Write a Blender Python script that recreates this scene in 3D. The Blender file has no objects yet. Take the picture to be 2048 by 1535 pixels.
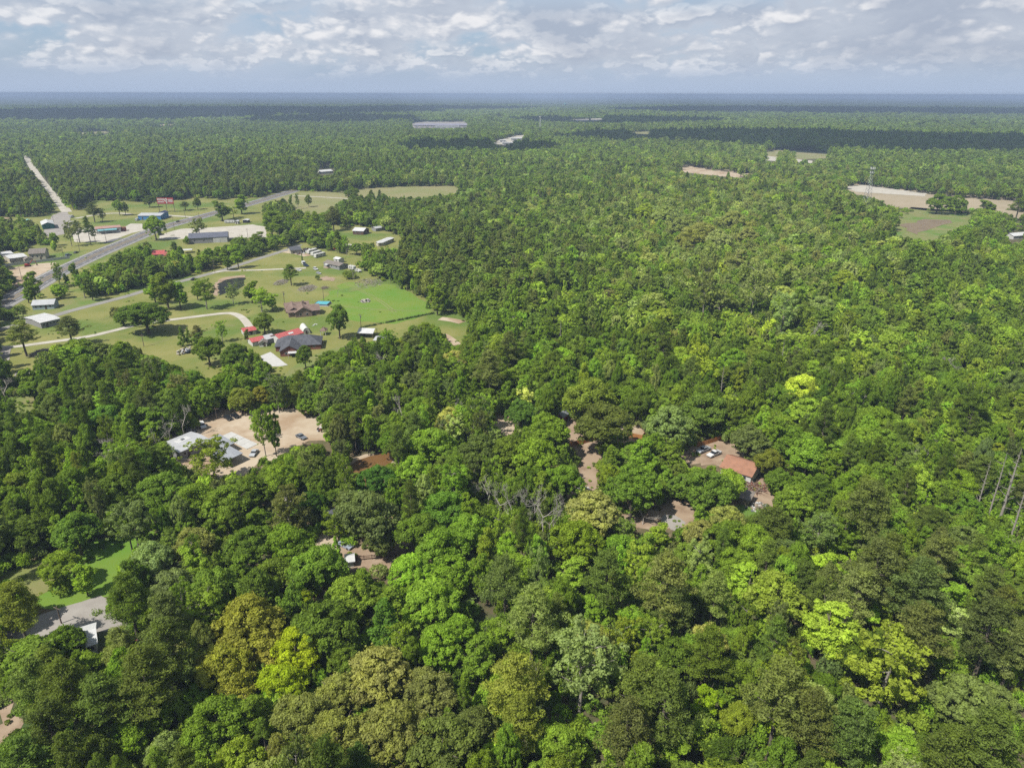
import bpy, math, random
import numpy as np
from mathutils import Matrix, Vector
R = math.radians
C = bpy.context.scene.collection
SC = bpy.context.scene
H = 115.0                       # height of the drone above the ground, metres
FPX = 1420.0                    # focal length in photograph pixels (2048 wide)
PITCH = R(22.19); ROLL = R(0.11)
# ---------------------------------------------------------------- camera
fw = np.array([0, math.cos(PITCH), -math.sin(PITCH)])
up0 = np.array([0, math.sin(PITCH), math.cos(PITCH)]); rt0 = np.array([1.0, 0, 0])
rt = rt0 * math.cos(ROLL) + up0 * math.sin(ROLL)
up = up0 * math.cos(ROLL) - rt0 * math.sin(ROLL)
cam = bpy.data.objects.new('camera', bpy.data.cameras.new('camera'))
C.objects.link(cam); SC.camera = cam
cam.matrix_world = Matrix(((rt[0], up[0], -fw[0], 0), (rt[1], up[1], -fw[1], 0), (rt[2], up[2], -fw[2], H), (0, 0, 0, 1)))
cam.data.sensor_width = 36; cam.data.lens = FPX * 36 / 2048
cam.data.clip_start = 1; cam.data.clip_end = 90000
def at(x, y, z=0.0):
    """the point at height z that the photograph shows at pixel x, y"""
    d = fw * FPX + rt * (x - 1024) + up * (767.5 - y)
    t = (z - H) / d[2]
    return np.array([d[0] * t, d[1] * t, z])
def atv(x, y):
    d = fw[None] * FPX + rt[None] * (np.asarray(x, float)[:, None] - 1024) + up[None] * (767.5 - np.asarray(y, float)[:, None])
    t = -H / d[:, 2]
    return d[:, :2] * t[:, None]
def proj(P):
    P = np.asarray(P, float).reshape(-1, 3) - np.array([0, 0, H])
    z = P @ fw
    zz = np.where(z > 1, z, 1)
    return 1024 + FPX * (P @ rt) / zz, 767.5 - FPX * (P @ up) / zz, z
# ---------------------------------------------------------------- sun, sky, exposure
SUN_EL = R(54); SHADOW_AZ = R(38)        # shadows point to +x turned this much towards +y
sd = np.array([math.cos(SHADOW_AZ) * math.cos(SUN_EL), math.sin(SHADOW_AZ) * math.cos(SUN_EL), -math.sin(SUN_EL)])
sun = bpy.data.objects.new('sun', bpy.data.lights.new('sun', 'SUN'))
C.objects.link(sun)
sun.data.energy = 5.0; sun.data.angle = R(0.53); sun.data.color = (1, 0.955, 0.88)
sun.rotation_euler = Vector(sd).to_track_quat('-Z', 'Y').to_euler()
w = bpy.data.worlds.new('World'); SC.world = w; w.use_nodes = True
nt = w.node_tree; N = nt.nodes; Lk = nt.links; N.clear()
def nn(t, **k):
    n = N.new(t)
    for a, b in k.items(): setattr(n, a, b)
    return n
def mth(op, a, b=None, c=None, clamp=False):
    n = N.new('ShaderNodeMath'); n.operation = op; n.use_clamp = clamp
    for i, v in enumerate((a, b, c)):
        if v is None: continue
        if isinstance(v, (int, float)): n.inputs[i].default_value = v
        else: Lk.new(v, n.inputs[i])
    return n.outputs[0]
def ramp01(v, lo, hi):
    n = N.new('ShaderNodeMapRange'); n.interpolation_type = 'SMOOTHSTEP'
    n.inputs[1].default_value = lo; n.inputs[2].default_value = hi
    Lk.new(v, n.inputs[0]); return n.outputs[0]
def mixc(f, a, b):
    n = N.new('ShaderNodeMix'); n.data_type = 'RGBA'
    if isinstance(f, (int, float)): n.inputs[0].default_value = f
    else: Lk.new(f, n.inputs[0])
    for i, v in ((6, a), (7, b)):
        if isinstance(v, tuple): n.inputs[i].default_value = (*v, 1)
        else: Lk.new(v, n.inputs[i])
    return n.outputs[2]
sky = nn('ShaderNodeTexSky', sky_type='NISHITA'); sky.sun_disc = False
sky.sun_elevation = SUN_EL; sky.sun_rotation = math.atan2(-sd[0], -sd[1]); sky.air_density = 1.0; sky.dust_density = 1.5; sky.altitude = 120
tc = nn('ShaderNodeTexCoord'); sep = nn('ShaderNodeSeparateXYZ'); Lk.new(tc.outputs['Generated'], sep.inputs[0])
X, Y, Z = sep.outputs
el = mth('MAXIMUM', Z, 0.0)
az = mth('ARCTAN2', X, Y)
elc = mth('ADD', el, 0.045)
u = mth('MULTIPLY', az, 6.0); v = mth('MULTIPLY', el, 12.0)
def cl(dv, du=0.0, scale=1.0, detail=8, rough=0.58, seed=0.0, dist=0.0):
    cb = nn('ShaderNodeCombineXYZ')
    Lk.new(mth('ADD', u, du), cb.inputs[0]); Lk.new(mth('ADD', v, dv), cb.inputs[1]); cb.inputs[2].default_value = seed
    no = nn('ShaderNodeTexNoise'); no.inputs['Scale'].default_value = scale; no.inputs['Detail'].default_value = detail
    no.inputs['Roughness'].default_value = rough; no.inputs['Distortion'].default_value = dist
    Lk.new(cb.outputs[0], no.inputs['Vector']); return no.outputs['Fac']
def layer(seed, scale, cover, behind, fade):
    """one bank of cumulus: white sunlit heads over soft grey bases"""
    big = cl(0, 0, scale * 0.3, 2, 0.5, seed + 4)
    def puff(dv, du):
        n1 = mth('MULTIPLY', mth('ABSOLUTE', mth('SUBTRACT', cl(dv, du, scale * 3.3, 2, 0.5, seed + 1), 0.5)), 2.0)
        n2 = mth('MULTIPLY', mth('ABSOLUTE', mth('SUBTRACT', cl(dv, du, scale * 8.5, 3, 0.55, seed + 2), 0.5)), 2.0)
        return mth('ADD', cl(dv, du, scale, 2, 0.5, seed), mth('ADD', mth('MULTIPLY', n1, 0.20), mth('MULTIPLY', n2, 0.07)))
    d0 = mth('SUBTRACT', puff(0, 0), 0.04); du_ = mth('SUBTRACT', puff(0.07, -0.035), 0.04); dn = mth('SUBTRACT', puff(-0.22, 0), 0.04)
    ds = mth('ADD', d0, mth('MULTIPLY', mth('SUBTRACT', big, 0.5), 0.45)); lft = mth('MULTIPLY', az, 0.09); ds = mth('ADD', ds, lft)
    m = ramp01(ds, cover, cover + 0.10)
    up_ = mth('SUBTRACT', d0, du_); lit = ramp01(mth('ADD', up_, mth('MULTIPLY', mth('SUBTRACT', d0, dn), 0.55)), -0.015, 0.125)
    lit2 = mth('MULTIPLY', lit, mth('SUBTRACT', 1.0, mth('MULTIPLY', ramp01(ds, cover + .16, cover + .34), 0.75)))
    base = mixc(ramp01(ds, cover + .02, cover + .25), (0.56, 0.615, 0.705), (0.42, 0.48, 0.59))
    col = mixc(lit2, base, (0.87, 0.875, 0.90))
    return mixc(mth('MULTIPLY', m, fade), behind, col)
hz = (0.44, 0.535, 0.70)
bl = mixc(ramp01(el, 0.02, 0.16), (0.44, 0.56, 0.73), (0.31, 0.52, 0.75))
skymul = nn('ShaderNodeMix', data_type='RGBA', blend_type='MULTIPLY'); skymul.inputs[0].default_value = 1
Lk.new(sky.outputs[0], skymul.inputs[6]); skymul.inputs[7].default_value = (0.10, 0.10, 0.10, 1)
clear = mixc(0.75, skymul.outputs[2], bl)
far = ramp01(el, 0.015, 0.07)
veiln = cl(0.3, 0.2, 1.1, 6, 0.5, 7.7)
v1 = mixc(mth('MULTIPLY', ramp01(veiln, 0.38, 0.62), 0.7), clear, (0.52, 0.60, 0.72))
v2 = layer(12.4, 2.4, 0.37, v1, mth('MULTIPLY', mth('MULTIPLY', ramp01(el, 0.008, 0.035), mth('SUBTRACT', 1.0, ramp01(el, 0.05, 0.075))), 0.7))
v2 = layer(21.7, 1.3, 0.36, v2, mth('MULTIPLY', mth('MULTIPLY', ramp01(el, 0.02, 0.05), mth('SUBTRACT', 1.0, ramp01(el, 0.085, 0.12))), 0.9))
v3 = layer(3.1, 0.80, 0.385, v2, mth('MULTIPLY', ramp01(el, 0.04, 0.068), 0.98))
out2 = mixc(mth('SUBTRACT', 1.0, ramp01(el, 0.0, 0.046)), v3, hz)
bg = nn('ShaderNodeBackground'); Lk.new(out2, bg.inputs[0]); bg.inputs[1].default_value = 0.60
wo = nn('ShaderNodeOutputWorld'); Lk.new(bg.outputs[0], wo.inputs[0])
SC.view_settings.view_transform = 'Standard'; SC.view_settings.look = 'None'; SC.view_settings.gamma = 1
SC.view_settings.use_curve_mapping = False; SC.view_settings.exposure = 0.72
cy = SC.cycles
cy.max_bounces = 5; cy.diffuse_bounces = 4; cy.glossy_bounces = 2; cy.transmission_bounces = 3; cy.volume_bounces = 0; cy.transparent_max_bounces = 4
cy.use_denoising = False; cy.sample_clamp_indirect = 4; cy.caustics_reflective = False; cy.caustics_refractive = False
SC.render.use_persistent_data = False
w.cycles.sampling_method = 'MANUAL'; w.cycles.sample_map_resolution = 512
# ---------------------------------------------------------------- helpers
def tag(o, label=None, cat=None, group=None, kind=None):
    if label: o['label'] = label
    if cat: o['category'] = cat
    if group: o['group'] = group
    if kind: o['kind'] = kind
    return o
def link(o, parent=None):
    C.objects.link(o)
    if parent is not None: o.parent = parent
    return o
def npmesh(name, V, F, mats, mi=None, rnd=None):
    """mesh from (n,3) points and (m,4) quads"""
    me = bpy.data.meshes.new(name); V = np.asarray(V, np.float32); F = np.asarray(F, np.int32)
    me.vertices.add(len(V)); me.vertices.foreach_set('co', V.ravel())
    me.loops.add(F.size); me.loops.foreach_set('vertex_index', F.ravel())
    me.polygons.add(len(F)); me.polygons.foreach_set('loop_start', np.arange(len(F), dtype=np.int32) * F.shape[1])
    if mi is not None: me.polygons.foreach_set('material_index', np.asarray(mi, np.int32))
    for m in mats: me.materials.append(m)
    if rnd is not None:
        a = me.attributes.new('leaf', 'FLOAT', 'FACE'); a.data.foreach_set('value', np.asarray(rnd, np.float32))
    me.update(calc_edges=True); return me
def empty(name, loc, rz, label, cat, group=None):
    o = bpy.data.objects.new(name, None); o.location = loc; o.rotation_euler = (0, 0, rz); o.empty_display_size = 1
    return tag(link(o), label, cat, group)
KA = 0.57
def material(name, col, rough=0.8, col2=None, nscale=1.0, bump=0.0, bscale=20.0, metallic=0.0, detail=5, stripe=None, world=False, lo=0.35, hi=0.65, col3=None, n3=0.05, emission=None):
    col = tuple(q * KA for q in col); col2 = col2 and tuple(q * KA for q in col2); col3 = col3 and tuple(q * KA for q in col3)
    m = bpy.data.materials.new(name); m.use_nodes = True; t = m.node_tree; b = t.nodes['Principled BSDF']
    b.inputs['Base Color'].default_value = (*col, 1); b.inputs['Roughness'].default_value = rough; b.inputs['Metallic'].default_value = metallic
    b.inputs['Specular IOR Level'].default_value = 0.3
    tcn = t.nodes.new('ShaderNodeTexCoord'); cs = tcn.outputs['Object']
    if world:
        g = t.nodes.new('ShaderNodeNewGeometry'); cs = g.outputs['Position']
    def noise(sc, det):
        n = t.nodes.new('ShaderNodeTexNoise'); n.inputs['Scale'].default_value = sc; n.inputs['Detail'].default_value = det
        n.inputs['Roughness'].default_value = 0.6; t.links.new(cs, n.inputs['Vector']); return n.outputs['Fac']
    def mr(f, lo, hi):
        r = t.nodes.new('ShaderNodeMapRange'); r.inputs[1].default_value = lo; r.inputs[2].default_value = hi
        t.links.new(f, r.inputs[0]); return r.outputs[0]
    cur = None
    if col2 is not None:
        mx = t.nodes.new('ShaderNodeMix'); mx.data_type = 'RGBA'; mx.inputs[6].default_value = (*col, 1); mx.inputs[7].default_value = (*col2, 1)
        t.links.new(mr(noise(nscale, detail), lo, hi), mx.inputs[0]); cur = mx.outputs[2]
    if col3 is not None:
        mx = t.nodes.new('ShaderNodeMix'); mx.data_type = 'RGBA'; mx.inputs[7].default_value = (*col3, 1)
        t.links.new(cur, mx.inputs[6]); t.links.new(mr(noise(n3, 4), 0.48, 0.62), mx.inputs[0]); cur = mx.outputs[2]
    if cur is not None: t.links.new(cur, b.inputs['Base Color'])
    if bump:
        bp = t.nodes.new('ShaderNodeBump'); bp.inputs['Strength'].default_value = bump; bp.inputs['Distance'].default_value = 0.1
        if stripe:
            wv = t.nodes.new('ShaderNodeTexWave'); wv.inputs['Scale'].default_value = bscale; wv.bands_direction = stripe
            t.links.new(cs, wv.inputs['Vector']); t.links.new(wv.outputs['Fac'], bp.inputs['Height'])
        else: t.links.new(noise(bscale, 4), bp.inputs['Height'])
        t.links.new(bp.outputs[0], b.inputs['Normal'])
    return m
def leafmat(name, gloss=0.6):
    m = bpy.data.materials.new(name); m.use_nodes = True; t = m.node_tree; n = t.nodes; b = n['Principled BSDF']; o = n['Material Output']
    at_ = n.new('ShaderNodeAttribute'); at_.attribute_type = 'INSTANCER'; at_.attribute_name = 'tint'
    lf = n.new('ShaderNodeAttribute'); lf.attribute_type = 'GEOMETRY'; lf.attribute_name = 'leaf'
    oi = n.new('ShaderNodeObjectInfo')
    r1 = n.new('ShaderNodeMapRange'); r1.inputs[3].default_value = 0.7; r1.inputs[4].default_value = 1.35; t.links.new(lf.outputs['Fac'], r1.inputs[0])
    r2 = n.new('ShaderNodeMapRange'); r2.inputs[3].default_value = 0.82; r2.inputs[4].default_value = 1.2; t.links.new(oi.outputs['Random'], r2.inputs[0])
    mm = n.new('ShaderNodeMath'); mm.operation = 'MULTIPLY'; t.links.new(r1.outputs[0], mm.inputs[0]); t.links.new(r2.outputs[0], mm.inputs[1])
    # patches inside one crown: new and old leaves
    tcn = n.new('ShaderNodeTexCoord'); no = n.new('ShaderNodeTexNoise'); no.inputs['Scale'].default_value = 0.45; no.inputs['Detail'].default_value = 3
    t.links.new(tcn.outputs['Object'], no.inputs['Vector'])
    sc = n.new('ShaderNodeVectorMath'); sc.operation = 'SCALE'; t.links.new(at_.outputs['Color'], sc.inputs[0]); t.links.new(mm.outputs[0], sc.inputs['Scale'])
    mx = n.new('ShaderNodeMix'); mx.data_type = 'RGBA'; mx.blend_type = 'MULTIPLY'; mx.inputs[7].default_value = (1.12, 1.14, 0.85, 1)
    r3 = n.new('ShaderNodeMapRange'); r3.inputs[1].default_value = 0.42; r3.inputs[2].default_value = 0.68; t.links.new(no.outputs['Fac'], r3.inputs[0])
    t.links.new(r3.outputs[0], mx.inputs[0]); t.links.new(sc.outputs[0], mx.inputs[6])
    t.links.new(mx.outputs[2], b.inputs['Base Color']); b.inputs['Roughness'].default_value = gloss; b.inputs['Specular IOR Level'].default_value = 0.08
    tr = n.new('ShaderNodeBsdfTranslucent'); yl = n.new('ShaderNodeMix'); yl.data_type = 'RGBA'; yl.blend_type = 'MULTIPLY'; yl.inputs[0].default_value = 1; yl.inputs[7].default_value = (1.45, 1.4, 0.8, 1)
    t.links.new(mx.outputs[2], yl.inputs[6]); t.links.new(yl.outputs[2], tr.inputs[0])
    ms = n.new('ShaderNodeMixShader'); ms.inputs[0].default_value = 0.45; t.links.new(b.outputs[0], ms.inputs[1]); t.links.new(tr.outputs[0], ms.inputs[2])
    t.links.new(ms.outputs[0], o.inputs[0]); return m
M_LEAF = leafmat('foliage')
M_BARK = material('bark', (0.13, 0.10, 0.075), 0.95, (0.22, 0.19, 0.155), 1.5)
M_PALEBARK = material('pale_bark', (0.30, 0.27, 0.23), 0.95, (0.42, 0.38, 0.33), 1.5)
M_DEAD = material('dead_wood', (0.56, 0.52, 0.46), 0.95, (0.40, 0.36, 0.32), 1.0)
# ================================================================ tree prototypes
rs = np.random.RandomState(7)
def unit(v): return v / np.maximum(np.linalg.norm(v, axis=-1, keepdims=True), 1e-6)
def leafcloud(rg, P, n, card, centre, aspect=0.8, jit=0.55):
    """P: puffs (k,6) centre + radii. Returns quads of leaf sprays on and in the puffs"""
    area = P[:, 3] * P[:, 4] + P[:, 3] * P[:, 5] * 2
    k = rg.choice(len(P), int(n * 1.25), p=area / area.sum())
    d = unit(rg.normal(size=(len(k), 3)))
    out = unit(P[k, :3] - centre[None]); dot = (d * out).sum(1)
    keep = rg.rand(len(k)) < np.clip(0.72 + 0.6 * dot + 0.2 * d[:, 2], 0.12, 1)
    k = k[keep][:n]; d = d[keep][:n]; m = len(k)
    pos = P[k, :3] + d * P[k, 3:6] * np.where(rg.rand(m, 1) < .16, rg.uniform(1.05, 1.6, (m, 1)), 0.78 + 0.38 * rg.rand(m, 1) ** 1.5)
    nor = unit(d * 1.0 + rg.normal(size=(m, 3)) * jit)
    t = unit(np.cross(nor, unit(rg.normal(size=(m, 3))))); b = np.cross(nor, t)
    a = card * (0.24 + 0.56 * rg.rand(m, 1) ** 1.3); bb = a * (aspect * (0.7 + 0.6 * rg.rand(m, 1)))
    q = np.stack([pos - t * a, pos - b * bb * 0.9, pos + t * a, pos + b * bb], 1)
    q[:, 1] += nor * a * 0.15; q[:, 3] += nor * a * 0.15
    V = q.reshape(-1, 3); F = np.arange(m * 4).reshape(-1, 4)
    # light sprays and dark sprays come in clumps
    pr = rg.rand(len(P)); rnd = np.clip(0.55 * pr[k] + 0.45 * rg.rand(m), 0, 1)
    return V, F, rnd
def tube(pts, rad, sides=6):
    pts = np.asarray(pts, float); rad = np.asarray(rad, float); n = len(pts)
    dirs = np.gradient(pts, axis=0); dirs = unit(dirs)
    ref = np.array([1.0, 0.13, 0.07]); u_ = unit(np.cross(dirs, ref)); v_ = np.cross(dirs, u_)
    a = np.arange(sides) * 2 * math.pi / sides
    V = (pts[:, None] + rad[:, None, None] * (np.cos(a)[None, :, None] * u_[:, None] + np.sin(a)[None, :, None] * v_[:, None])).reshape(-1, 3)
    F = []
    for i in range(n - 1):
        for j in range(sides):
            F.append((i * sides + j, i * sides + (j + 1) % sides, (i + 1) * sides + (j + 1) % sides, (i + 1) * sides + j))
    return V, np.array(F)
def joinvf(L):
    V = []; F = []; o = 0
    for v, f in L: V.append(v); F.append(f + o); o += len(v)
    return np.concatenate(V), np.concatenate(F)
def limbs(rg, h0, h1, top, n, R_, r0, sides=5, bend=0.3, up=0.5):
    out = []
    for i in range(n):
        z = h0 + (h1 - h0) * (i + rg.rand() * 0.8) / n; a = i * 2.4 + rg.rand() * 0.9
        L = R_ * (0.55 + 0.4 * rg.rand()); zz = z + L * up * (0.6 + 0.8 * rg.rand())
        p0 = np.array([0, 0, z]); p2 = np.array([math.cos(a) * L, math.sin(a) * L, min(zz, top)])
        p1 = (p0 + p2) / 2 + np.array([0, 0, -bend]); out.append(tube([p0, p1, p2], [r0, r0 * 0.65, r0 * 0.2], sides))
    return out
def puffs(kind, rg):
    """returns (puffs, centre, trunk tubes, nominal radius, nominal height, bark)"""
    if kind == 'oak':
        Hh, Rr = 14.0, 6.4; c = np.array([0, 0, 7.6]); P = []
        lobes = [(0, 0, 1.3, 1.0)] + [(math.cos(a) * 3.2, math.sin(a) * 3.2, rg.uniform(-1.6, 0.9), rg.uniform(0.62, 0.95)) for a in np.arange(5) * 1.257 + rg.rand() * 6]
        for (lx, ly, lz, s) in lobes:
            for _ in range(44):
                d = unit(rg.normal(size=3)); d[2] = d[2] if rg.rand() < .35 else abs(d[2])
                rr = (0.32 + 0.75 * rg.rand() ** 1.8) * s
                P.append((lx + d[0] * 3.0 * s, ly + d[1] * 3.0 * s, 7.6 + lz + d[2] * 4.0 * s, rr * 1.15, rr * 1.15, rr * 0.85))
        T = [tube([(0, 0, -0.3), (0.1, 0, 3), (0.2, 0.1, 7), (0.1, 0, 10)], [0.45, 0.33, 0.24, 0.1], 8)] + limbs(rg, 3.2, 8, 11, 8, 5.5, 0.18)
        return np.array(P), c, T, Rr, Hh, M_BARK
    if kind == 'broad':
        Hh, Rr = 16.0, 4.2; c = np.array([0, 0, 9]); P = []
        lob = [(rg.uniform(-1.6, 1.6), rg.uniform(-1.6, 1.6), z, s) for z, s in ((4.5, .8), (6.5, 1.0), (8.5, 1.1), (10.5, 1.0), (12.3, 0.8), (14.1, 0.52), (7.5, .9), (9.8, .85))]
        for (lx, ly, lz, s) in lob:
            for _ in range(20):
                d = unit(rg.normal(size=3)) * rg.uniform(.75, 1.15); rr = (0.3 + 0.55 * rg.rand() ** 1.7) * (0.6 + 0.4 * s)
                P.append((lx + d[0] * 2.1 * s, ly + d[1] * 2.1 * s, lz + d[2] * 1.5 * s, rr, rr, rr * 0.9))
        T = [tube([(0, 0, -0.3), (0, 0.1, 5), (0.1, 0, 10), (0, 0, 14.5)], [0.3, 0.22, 0.14, 0.05], 7)] + limbs(rg, 4, 12, 15, 9, 3.4, 0.1, up=0.8)
        return np.array(P), c, T, Rr, Hh, M_BARK
    if kind == 'pine':
        Hh, Rr = 20.0, 4.4; c = np.array([0, 0, 13.5]); P = []; T = [tube([(0, 0, -0.3), (0.15, 0, 7), (0, 0.1, 13), (0, 0, 19.3)], [0.33, 0.25, 0.17, 0.05], 7)]
        for i in range(34):
            f = i / 33; z = 8.2 + f * 10.8; a = i * 2.4 + rg.uniform(-0.5, 0.5)
            L = (4.0 * (1 - f) ** 0.62 + 0.5) * rg.uniform(0.62, 1.05)
            if f < 0.12: L *= 0.8
            z2 = z + L * rg.uniform(0.05, 0.35)
            T.append(tube([(0, 0, z), (math.cos(a) * L * .5, math.sin(a) * L * .5, z + 0.05 * L), (math.cos(a) * L, math.sin(a) * L, z2)], [0.075, 0.05, 0.02], 4))
            for q in range(7):
                g = rg.uniform(0.45, 1.1); rr = (.38 + .5 * rg.rand() ** 1.5) * (1 - 0.25 * f)
                P.append((math.cos(a) * L * g + rg.normal() * 0.5, math.sin(a) * L * g + rg.normal() * 0.5, z2 + rg.normal() * 0.3, rr * 1.15, rr * 1.15, rr * 0.62))
        P.append((0, 0, 19.3, .6, .6, .7))
        return np.array(P), c, T, Rr, Hh, M_BARK
    if kind == 'cone':
        Hh, Rr = 13.0, 2.9; c = np.array([0, 0, 5]); P = []
        for i in range(60):
            f = (i + rg.rand()) / 60; z = 1.4 + f * 10.8; L = 2.5 * (1 - f) ** 0.75 * rg.uniform(0.55, 1.0); a = rg.rand() * 6.28; rr = rg.uniform(0.45, 0.8) * (1 - 0.45 * f)
            P.append((math.cos(a) * L, math.sin(a) * L, z, rr, rr, rr * 0.95))
        T = [tube([(0, 0, -0.3), (0, 0, 6), (0, 0, 12)], [0.18, 0.12, 0.04], 6)]
        return np.array(P), c, T, Rr, Hh, M_BARK
    if kind == 'sparse':
        Hh, Rr = 17.0, 5.2; c = np.array([0, 0, 9.5]); P = []; T = [tube([(0, 0, -0.3), (0.25, 0, 5), (0, 0.2, 10), (0.3, 0, 15)], [0.3, 0.22, 0.15, 0.05], 7)]
        for i in range(13):
            z = 5 + i * 0.75; a = i * 2.4 + rg.rand(); L = 4.6 * rg.uniform(0.55, 1.0) * (1 - 0.45 * (i / 13) ** 2); e = np.array([math.cos(a) * L, math.sin(a) * L, z + L * rg.uniform(.35, .8)]); m = e * np.array([.5, .5, 0]) + np.array([0, 0, z + (e[2] - z) * 0.38])
            T.append(tube([(0, 0, z), m, e], [0.12, 0.075, 0.025], 5))
            for q in range(13):
                g = rg.uniform(0.4, 1.15); p = (np.array([0, 0, z]) * (1 - g) + e * g) + rg.normal(size=3) * 0.8; rr = .28 + .5 * rg.rand() ** 1.6
                P.append((*p, rr, rr, rr * .8))
                if q < 3: T.append(tube([m, (m + p) / 2 + rg.normal(size=3) * .15, p], [0.045, 0.03, 0.012], 4))
        return np.array(P), c, T, Rr, Hh, M_PALEBARK
    if kind == 'dead':
        Hh, Rr = 13.0, 3.6; T = []
        def grow(p, d, L, r, lev):
            q = p + d * L * 0.5 + rg.normal(size=3) * 0.06 * L; e = q + unit(d + rg.normal(size=3) * 0.22 + np.array([0, 0, .12])) * L * 0.5
            T.append(tube([p, q, e], [r, r * .8, r * .55], 6 if lev < 2 else 4))
            if lev >= 5: return
            for k in range(3):
                s = q if k == 0 and lev < 2 else e
                grow(s, unit(d * 0.9 + rg.normal(size=3) * 0.55 + np.array([0, 0, 0.22])), L * rg.uniform(0.5, 0.72), r * 0.6, lev + 1)
        grow(np.array([0, 0, -0.2]), np.array([0.05, 0, 1.0]), 5.2, 0.21, 0)
        return None, None, T, Rr, Hh, M_DEAD
    if kind == 'snag':
        Hh, Rr = 20.0, 3.2; T = [tube([(0, 0, -.2), (.1, 0, 6), (-.1, .1, 13), (.15, 0, 20)], [.34, .27, .19, .04], 8)]
        for i in range(22):
            z = 5.5 + i * .63; a = i * 2.4 + rg.rand(); L = 3.0 * (1 - i / 26) * rg.uniform(.35, 1); e_ = np.array([math.cos(a) * L, math.sin(a) * L, z + L * rg.uniform(.15, .7)]); m_ = e_ * .5 + np.array([0, 0, z * .5 - .1])
            T.append(tube([(0, 0, z), m_, e_], [.09, .06, .02], 4))
            for q in range(2): d_ = unit(rg.normal(size=3)) * rg.uniform(.4, 1.0); T.append(tube([m_, m_ + d_ * .5, m_ + d_ + np.array([0, 0, .2])], [.035, .025, .01], 4))
        return None, None, T, Rr, Hh, M_PALEBARK
    if kind == 'shrub':
        Hh, Rr = 3.0, 2.2; c = np.array([0, 0, 0.8]); P = []
        for _ in range(22):
            d = unit(rg.normal(size=3)); rr = rg.uniform(0.4, 0.75); P.append((d[0] * 1.45, d[1] * 1.45, 1.25 + abs(d[2]) * 1.1, rr, rr, rr * .8))
        T = [tube([(0, 0, -0.2), (0, 0, 0.8), (0.2, 0, 1.9)], [0.09, 0.07, 0.03], 4)]
        return np.array(P), c, T, Rr, Hh, M_BARK
CARDS = dict(oak=(30000, .385), broad=(17000, .35), pine=(18000, .35), cone=(8000, .32), sparse=(10500, .34), shrub=(1500, .36))
LODF = {0: (1.0, 1.0), 1: (0.15, 2.5), 2: (0.022, 5.6)}
VAR = dict(oak=5, broad=5, pine=4, cone=2, sparse=4, dead=3, snag=2, shrub=2)
PROTO = {}     # (kind, variant) -> dict(R,H,crown mesh,trunk mesh,joined objects per LOD)
for kind, nv in VAR.items():
    for vi in range(nv):
        rg = np.random.RandomState(hash_ := (sum(map(ord, kind)) * 13 + vi * 101))
        P, c, T, Rr, Hh, bark = puffs(kind, rg)
        TV, TF = joinvf(T); ent = dict(R=Rr, H=Hh, lod={})
        for lod, (nf, cf) in LODF.items():
            if kind in ('dead', 'snag'):
                me = npmesh('bare_tree', TV, TF, [bark]); ent['trunk'] = me
            else:
                n, card = CARDS[kind]
                if lod == 2: n = max(n, 9000)
                V, F, rnd = leafcloud(np.random.RandomState(hash_ + 5), P, int(n * nf), card * cf * (0.8 if lod == 2 else 1), c, aspect=0.45 if kind == 'pine' and lod == 0 else 0.8, jit=0.65 if kind == 'pine' else 0.52)
                if lod == 0:
                    ent['crown'] = npmesh('crown', V, F, [M_LEAF], rnd=rnd); ent['trunk'] = npmesh('trunk', TV, TF, [bark])
                tv, tf = (TV, TF) if lod == 0 else T[0] if lod == 2 or kind != 'sparse' else (TV, TF)
                V2, F2 = joinvf([(V, F), (tv, tf)])
                me = npmesh('tree_mesh', V2, F2, [M_LEAF, bark], mi=np.r_[np.zeros(len(F)), np.ones(len(tf))], rnd=np.r_[rnd, np.zeros(len(tf))])
            ent['lod'][lod] = bpy.data.objects.new('tree_source', me)
        PROTO[(kind, vi)] = ent
# ================================================================ ground and surfaces
M_FLOOR = material('forest_floor', (0.075, 0.085, 0.03), 0.95, (0.17, 0.125, 0.075), 0.3, 0.8, 1.5, world=True, col3=(0.07, 0.12, 0.025), n3=0.07)
M_GRASS = material('mown_grass', (0.205, 0.228, 0.045), 0.9, (0.30, 0.285, 0.085), 0.045, 0.6, 1.0, world=True, col3=(0.135, 0.205, 0.028), n3=0.018)
M_LUSH = material('lush_grass', (0.135, 0.275, 0.020), 0.9, (0.20, 0.28, 0.035), 0.05, 0.3, 2.0, world=True)
M_ROUGHG = material('rough_grass', (0.19, 0.24, 0.05), 0.95, (0.27, 0.25, 0.10), 0.09, 0.6, 1.2, world=True, col3=(0.13, 0.235, 0.03), n3=0.03)
M_DRYF = material('dry_field', (0.24, 0.26, 0.085), 0.95, (0.31, 0.28, 0.13), 0.02, world=True)
M_SAND = material('sandy_dirt', (0.50, 0.39, 0.27), 0.95, (0.60, 0.50, 0.37), 0.12, 0.4, 1.5, world=True, col3=(0.42, 0.30, 0.19), n3=0.05)
M_REDDIRT = material('red_brown_dirt', (0.46, 0.35, 0.245), 0.95, (0.30, 0.205, 0.135), 0.2, 0.5, 1.2, world=True, col3=(0.42, 0.31, 0.21), n3=0.09)
M_GRAVEL = material('pale_gravel', (0.50, 0.46, 0.38), 0.95, (0.62, 0.58, 0.50), 0.15, 0.4, 3, world=True)
M_GREYGR = material('grey_gravel', (0.32, 0.29, 0.26), 0.95, (0.42, 0.39, 0.35), 0.15, 0.4, 3, world=True)
M_ASPH = material('asphalt', (0.15, 0.145, 0.15), 0.9, (0.20, 0.195, 0.195), 0.1, 0.2, 6, world=True)
M_OLDASPH = material('worn_asphalt', (0.27, 0.26, 0.235), 0.9, (0.34, 0.325, 0.29), 0.1, 0.2, 6, world=True)
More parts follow.
